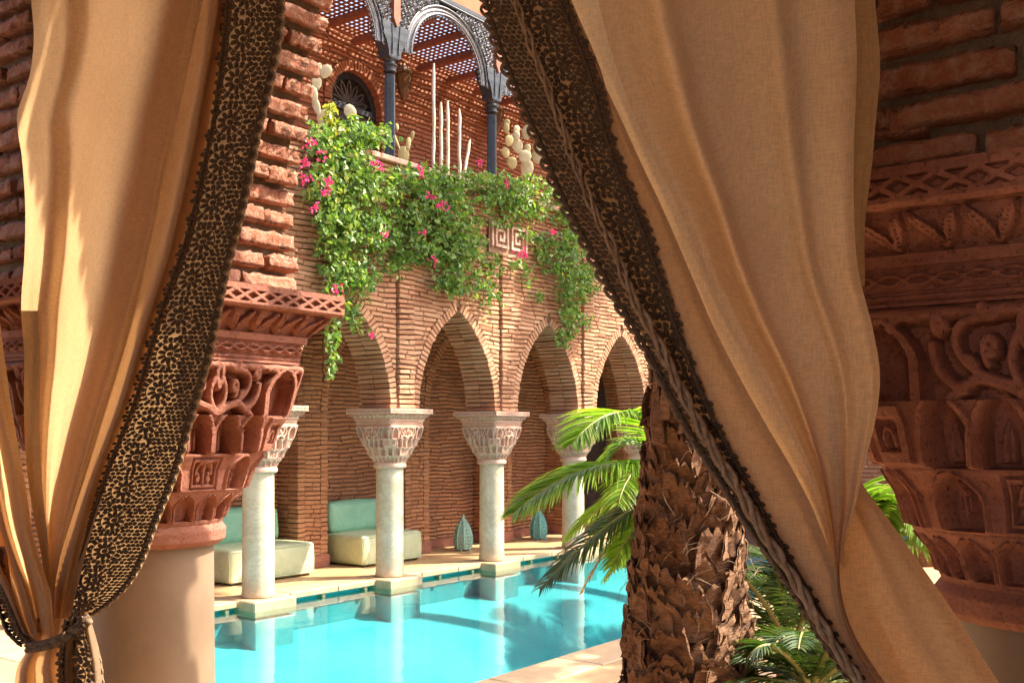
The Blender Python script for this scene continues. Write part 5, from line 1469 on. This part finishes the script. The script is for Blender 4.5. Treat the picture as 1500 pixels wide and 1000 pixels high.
# ------------------------------------------------------------------ palms
def frond_mesh(P0, P1, P2, n_leaf, leaf_len, droop, rise, width, mat, rnd, nseg=4, twist=0.0):
    """rachis as a Bezier, leaflets both sides; returns MB for leaflets and for the rachis"""
    P0, P1, P2 = [np.array(p, float) for p in (P0, P1, P2)]
    Bz = lambda t: (1 - t) ** 2 * P0 + 2 * t * (1 - t) * P1 + t * t * P2
    dB = lambda t: 2 * (1 - t) * (P1 - P0) + 2 * t * (P2 - P1)
    lf = MB(); ra = MB()
    ra.tube([Bz(t) for t in np.linspace(0, 1, 14)], [.013 * (1 - .85 * t) * (1 + leaf_len) for t in np.linspace(0, 1, 14)], 5)
    for k in range(n_leaf):
        t = .10 + .90 * (k + rnd.uniform(-.2, .2)) / n_leaf; t = min(t, .995)
        p = Bz(t); d = dB(t); d /= np.linalg.norm(d)
        side = np.cross(d, Z_); side /= np.linalg.norm(side) + 1e-9; up = np.cross(side, d)
        L = leaf_len * (math.sin(math.pi * min(1, .18 + .80 * t)) ** .6) * rnd.uniform(.88, 1.1)
        for s in (-1, 1):
            dirn = side * s * .85 + d * (.45 + .5 * t) + up * rise + rnd.normal(0, .05, 3); dirn /= np.linalg.norm(dirn)
            V = []; q = p.copy(); dd = dirn.copy(); wv = np.cross(dd, up); wv /= np.linalg.norm(wv) + 1e-9
            ws = [.55, 1.0, .8, .45, .0][:nseg + 1]
            if nseg == 3: ws = [.6, 1, .6, .05]
            for i in range(nseg + 1):
                w = width * ws[i] * .5
                nn_ = np.cross(wv, dd)
                V += [q + wv * w, q - nn_ * w * .5, q - wv * w]
                q = q + dd * L / nseg; dd = dd + np.array((0, 0, -droop / nseg)) + rnd.normal(0, .02, 3); dd /= np.linalg.norm(dd)
                wv = wv - dd * np.dot(wv, dd); wv /= np.linalg.norm(wv) + 1e-9
            if rnd.random() < .03: continue
            F = []
            for i in range(nseg):
                b0 = i * 3; F += [(b0, b0 + 1, b0 + 4, b0 + 3), (b0 + 1, b0 + 2, b0 + 5, b0 + 4)]
            lf.add(V, F, float(np.clip(rnd.normal(.48, .24), 0, 1)))
    return lf, ra
def add_frond(parent, P0, P1, P2, n, L, droop, rise, w, mat, off, seed, nseg=4):
    lf, ra = frond_mesh(np.array(P0) - off, np.array(P1) - off, np.array(P2) - off, n, L, droop, rise, w, mat, np.random.default_rng(seed), nseg)
    o = lf.build('frond', M[mat], parent); ra.build('rachis', M['rachis'], o, True)
    return o
# big palm trunk
PT = np.array((3.68, 1.91, 0.0))
tp = thing('palm_tree', 'thick shaggy palm trunk with rough leaf bases beside the right curtain', 'palm', None, tuple(PT))
R_T = lambda z: np.interp(z, [0, .6, 1.0, 1.5, 1.85, 2.3, 8.2], [.30, .26, .225, .18, .125, .11, .10])
cx_T = lambda z: np.interp(z, [0, .7, 1.5, 2.0, 5.5], [.0, .0, .01, -.01, -.05])
mb = MB(); mb.lathe([(max(.05, R_T(z) - .055), z) for z in np.linspace(0, 8.3, 60)], 28); o = mb.build('trunk', M['bark'], tp, True)
def boot(seed):
    r = np.random.default_rng(seed); nx, ny = 17, 8; V = []; F = []
    ph = r.uniform(0, 6, 8)
    for lay in (0, 1):
        for j in range(ny):
            v = j / (ny - 1)
            for i in range(nx):
                u = i / (nx - 1) * 2 - 1
                w = .5 * (1.0 - .22 * v ** 1.6)
                top = 1 + (.18 * math.sin(u * 4 + ph[0]) + .14 * math.sin(u * 9 + ph[1]) + .1 * math.sin(u * 21 + ph[5])) * (v > .6) * v + r.uniform(-.14, .14) * (v > .9)
                z = v * top - .12 * u * u
                lip = .42 * v ** 3.0 * (1 - .35 * u * u) + .05 * math.sin(u * 6 + v * 5 + ph[2]) + .05 * math.sin(u * 13 - v * 9 + ph[3]) + .035 * math.sin(u * 27 + v * 14 + ph[6]) + r.uniform(-.05, .05)
                curve = -.22 * u * u
                o_ = lip + curve + .10
                if lay: o_ = o_ - .13 * (1 - .3 * v) - .02
                V.append((u * w * (1 + .04 * math.sin(v * 7 + ph[4])), z, o_))
    n = nx * ny
    for j in range(ny - 1):
        for i in range(nx - 1):
            b0 = j * nx + i; F += [(b0, b0 + 1, b0 + nx + 1, b0 + nx), (n + b0 + nx, n + b0 + nx + 1, n + b0 + 1, n + b0)]
    for i in range(nx - 1):
        b0 = (ny - 1) * nx + i; F.append((b0, b0 + 1, n + b0 + 1, n + b0))
    for j in range(ny - 1):
        a = j * nx; b_ = j * nx + nx - 1; F += [(a + nx, a, n + a, n + a + nx), (b_, b_ + nx, n + b_ + nx, n + b_)]
    return mk_mesh('leaf_base', V, F, M['bark'], True)
boots = [boot(40 + i) for i in range(10)]
z = .12; row = 0
while z < 3.4:
    nb = 6 if z < 1.7 else 4
    for k in range(nb):
        a = 2 * math.pi * (k + .5 * (row % 2)) / nb + rng.normal(0, .10) + row * .06
        if z > 2.05 and math.cos(a - math.atan2(-SA, -CA)) < -.3: continue
        zz = z + rng.normal(0, .015); R_ = R_T(zz)
        rad = np.array((math.cos(a), math.sin(a), 0)); tan = np.array((-math.sin(a), math.cos(a), 0))
        wdt = 2 * math.pi * R_ / nb * rng.uniform(1.15, 1.5); hgt = rng.uniform(.11, .15) * (1.25 if z > 1.6 else 1.0); dep = rng.uniform(.05, .085) * (1 if z < 1.6 else .8)
        o = link('leaf_base', boots[int(rng.integers(10))], tp)
        tilt = rng.normal(0, .10); e1 = tan * math.cos(tilt) + Z_ * math.sin(tilt); e2 = np.cross(rad, e1)
        c_ = rad * (R_ - .03) + Z_ * zz + np.array((cx_T(zz), 0, 0))
        mt = Matrix.Identity(4)
        for q in range(3): mt[q][0] = e1[q] * wdt; mt[q][1] = e2[q] * hgt; mt[q][2] = rad[q] * dep; mt[q][3] = c_[q]
        o.matrix_local = mt
    z += .08 if z < 1.7 else .10; row += 1
fb = MB()
for k in range(260):
    a = rng.uniform(0, 6.283); zz = rng.uniform(.3, 2.2); R_ = R_T(zz) + rng.uniform(.0, .05)
    p = np.array((R_ * math.cos(a) + cx_T(zz), R_ * math.sin(a), zz)); d_ = np.array((-math.sin(a), math.cos(a), 0)) * rng.uniform(-1, 1) + np.array((math.cos(a), math.sin(a), 0)) * rng.uniform(0, .5) + Z_ * rng.uniform(-.8, .6)
    d_ /= np.linalg.norm(d_); L = rng.uniform(.04, .13); fb.tube([p, p + d_ * L * .5 + rng.normal(0, .006, 3), p + d_ * L + np.array((0, 0, -.02))], [.0016, .0013, .0006], 3)
fb.build('fibres', M['frond_dry'], tp)['kind'] = 'stuff'
# upright dead leaf-base stubs near the top of the visible trunk
for i, (px, py, ln, lean) in enumerate(((966, 650, .20, -.01), (990, 620, .16, .02), (975, 615, .14, .0))):
    p = at_z(px, py, 3.98); mb = MB(); p2 = p + np.array((lean * SA, -lean * CA, ln)); mb.tube([p, (p + p2) / 2 + rng.normal(0, .008, 3), p2], [.032, .028, .012], 5)
    o = mb.build('petiole_stub', M['bark'], tp); o.location = -Vector(PT)
# crown of the tall palm above the pavilion roof line
for k in range(26):
    a = 2 * math.pi * k / 26 * 2.39; el = .2 + .9 * ((k * 7) % 26) / 26; Lr = 2.5
    b = PT + np.array((cx_T(5.5), 0, 8.2)); h = np.array((math.cos(a), math.sin(a), 0))
    add_frond(tp, b, b + h * Lr * .5 + Z_ * Lr * el * .6, b + h * Lr * (1.05 - .25 * el) + Z_ * (el * 1.2 - .8), 44, .48, .5, .1, .035, 'frond_dark', PT, 300 + k, 3)
# small palms: fronds given by pixels and distance
def small_palm(lab, base_px, Zb, fronds, mat, trunk=True):
    b = at_z(base_px[0], base_px[1], Zb); root = np.array((b[0], b[1], 0.0))
    t = thing('small_palm', lab, 'palm', 'small palms by the pool', tuple(root))
    mb = MB(); mb.tube([(0, 0, 0), (0.01, 0, b[2] * .5), (0, 0, b[2])], [.09, .075, .07], 9); mb.build('trunk', M['bark'], t, True)
    for i, f in enumerate(fronds):
        (c, tpx, dz1, dz2, n, L, mt) = f
        P1 = at_z(c[0], c[1], Zb + dz1); P2 = at_z(tpx[0], tpx[1], Zb + dz2)
        add_frond(t, b, P1, P2, n, L, .75, .12, .018 if mt != 'frond_dark' else .014, mt, root, 900 + i * 7 + int(base_px[0]), 4)
    return t
small_palm('small green palm arching over the pool from behind the thick trunk', (1010, 700), 5.2,
  [((925, 540), (838, 650), -.2, -.5, 90, .34, 'frond'), ((880, 640), (752, 752), -.25, -.5, 120, .36, 'frond'), ((900, 690), (868, 800), .1, .2, 40, .22, 'frond'),
   ((900, 745), (790, 862), -.2, -.35, 64, .28, 'frond_dark'), ((925, 720), (850, 870), .2, .3, 26, .16, 'frond_dry'), ((930, 640), (905, 740), -.3, -.6, 46, .24, 'frond'), ((935, 600), (875, 690), .2, .1, 60, .26, 'frond'), ((905, 700), (830, 790), .3, .4, 60, .24, 'frond'), ((940, 740), (895, 830), -.1, -.3, 50, .22, 'frond'),
   ((950, 760), (885, 850), .2, .3, 34, .2, 'frond'), ((1080, 560), (1160, 660), .2, .4, 40, .24, 'frond'), ((1100, 660), (1200, 800), .2, .3, 40, .24, 'frond'), ((1010, 560), (980, 600), .5, 1.0, 40, .24, 'frond')], 'frond')
fr_list = []
for k in range(15):
    a = math.pi * (.02 + .96 * k / 14); R1 = rng.uniform(110, 150); R2 = rng.uniform(150, 230)
    fr_list.append(((1160 + R1 * math.cos(a), 930 - R1 * math.sin(a) * 1.25), (1160 + R2 * math.cos(a) * 1.05, 930 - R2 * math.sin(a) * .75 + 40), rng.uniform(-.4, .4), rng.uniform(-.7, .7), 46, .2, 'frond_dark'))
small_palm('dark bushy palm between the thick trunk and the right curtain', (1160, 950), 4.6, fr_list, 'frond_dark')
fr_list = []
for k in range(15):
    a = math.pi * (-.05 + .85 * k / 14); fr_list.append(((1255 + 95 * math.cos(a), 760 - 110 * math.sin(a)), (1250 + 150 * math.cos(a), 790 - 60 * math.sin(a) + 50), rng.uniform(-.3, .3), rng.uniform(-.5, .5), 44, .24, 'frond'))
small_palm('bright green palm seen between the right curtain and the dark capital', (1255, 790), 6.4, fr_list, 'frond')
fr_list = []
for k in range(12):
    a = math.pi * (.02 + .96 * k / 11); fr_list.append(((1190 + 90 * math.cos(a), 985 - 100 * math.sin(a)), (1190 + 150 * math.cos(a), 1010 - 60 * math.sin(a)), rng.uniform(-.3, .3), rng.uniform(-.5, .5), 40, .16, 'frond_dark'))
small_palm('low palm at the bottom edge beside the right curtain', (1190, 1010), 3.9, fr_list, 'frond_dark')
# planting bed under the palms
mb = MB(); mb.cham((3.3, -1.5, .002), (7.6, 2.6, .06), .03); tag(mb.build('planting_bed', M['soil']), kind='structure')
# unseen palms added right of the frame to throw shade on wall and pool
def shade_palm(x, y, h, Lr, nf, lab, seed):
    t = thing('palm_tree', lab, 'palm', 'unseen palms added for their shade', (x, y, 0)); r = np.random.default_rng(seed)
    mb = MB(); mb.tube([(0, 0, 0), (.03, .02, h * .5), (0, 0, h)], [.2, .15, .13], 12); mb.build('trunk', M['bark'], t, True)
    for k in range(nf):
        a = k * 2.399; el = r.uniform(-.1, 1.1); b = np.array((0, 0, h)); hd = np.array((math.cos(a), math.sin(a), 0))
        add_frond(t, b, b + hd * Lr * .5 + Z_ * Lr * el * .6, b + hd * Lr * (1.05 - .25 * el) + Z_ * (el * 1.2 - .9), 46, .55, .5, .1, .045, 'frond_dark', np.zeros(3), seed * 50 + k, 3)
shade_palm(14.05, 3.9, 11.75, 1.1, 20, 'unseen slender tall palm added to shade the arcade wall, nearer to the pavilion', 5)
shade_palm(17.15, 3.8, 11.8, 1.1, 20, 'unseen slender tall palm added to shade the arcade wall, farther of the two', 6)
shade_palm(10.35, .6, 6.2, 2.3, 12, 'unseen broad-crowned palm added right of the pavilion to shade the deck', 8)
shade_palm(15.6, 2.4, 6.6, 2.0, 11, 'unseen broad-crowned palm added farther right to shade the pool', 9)
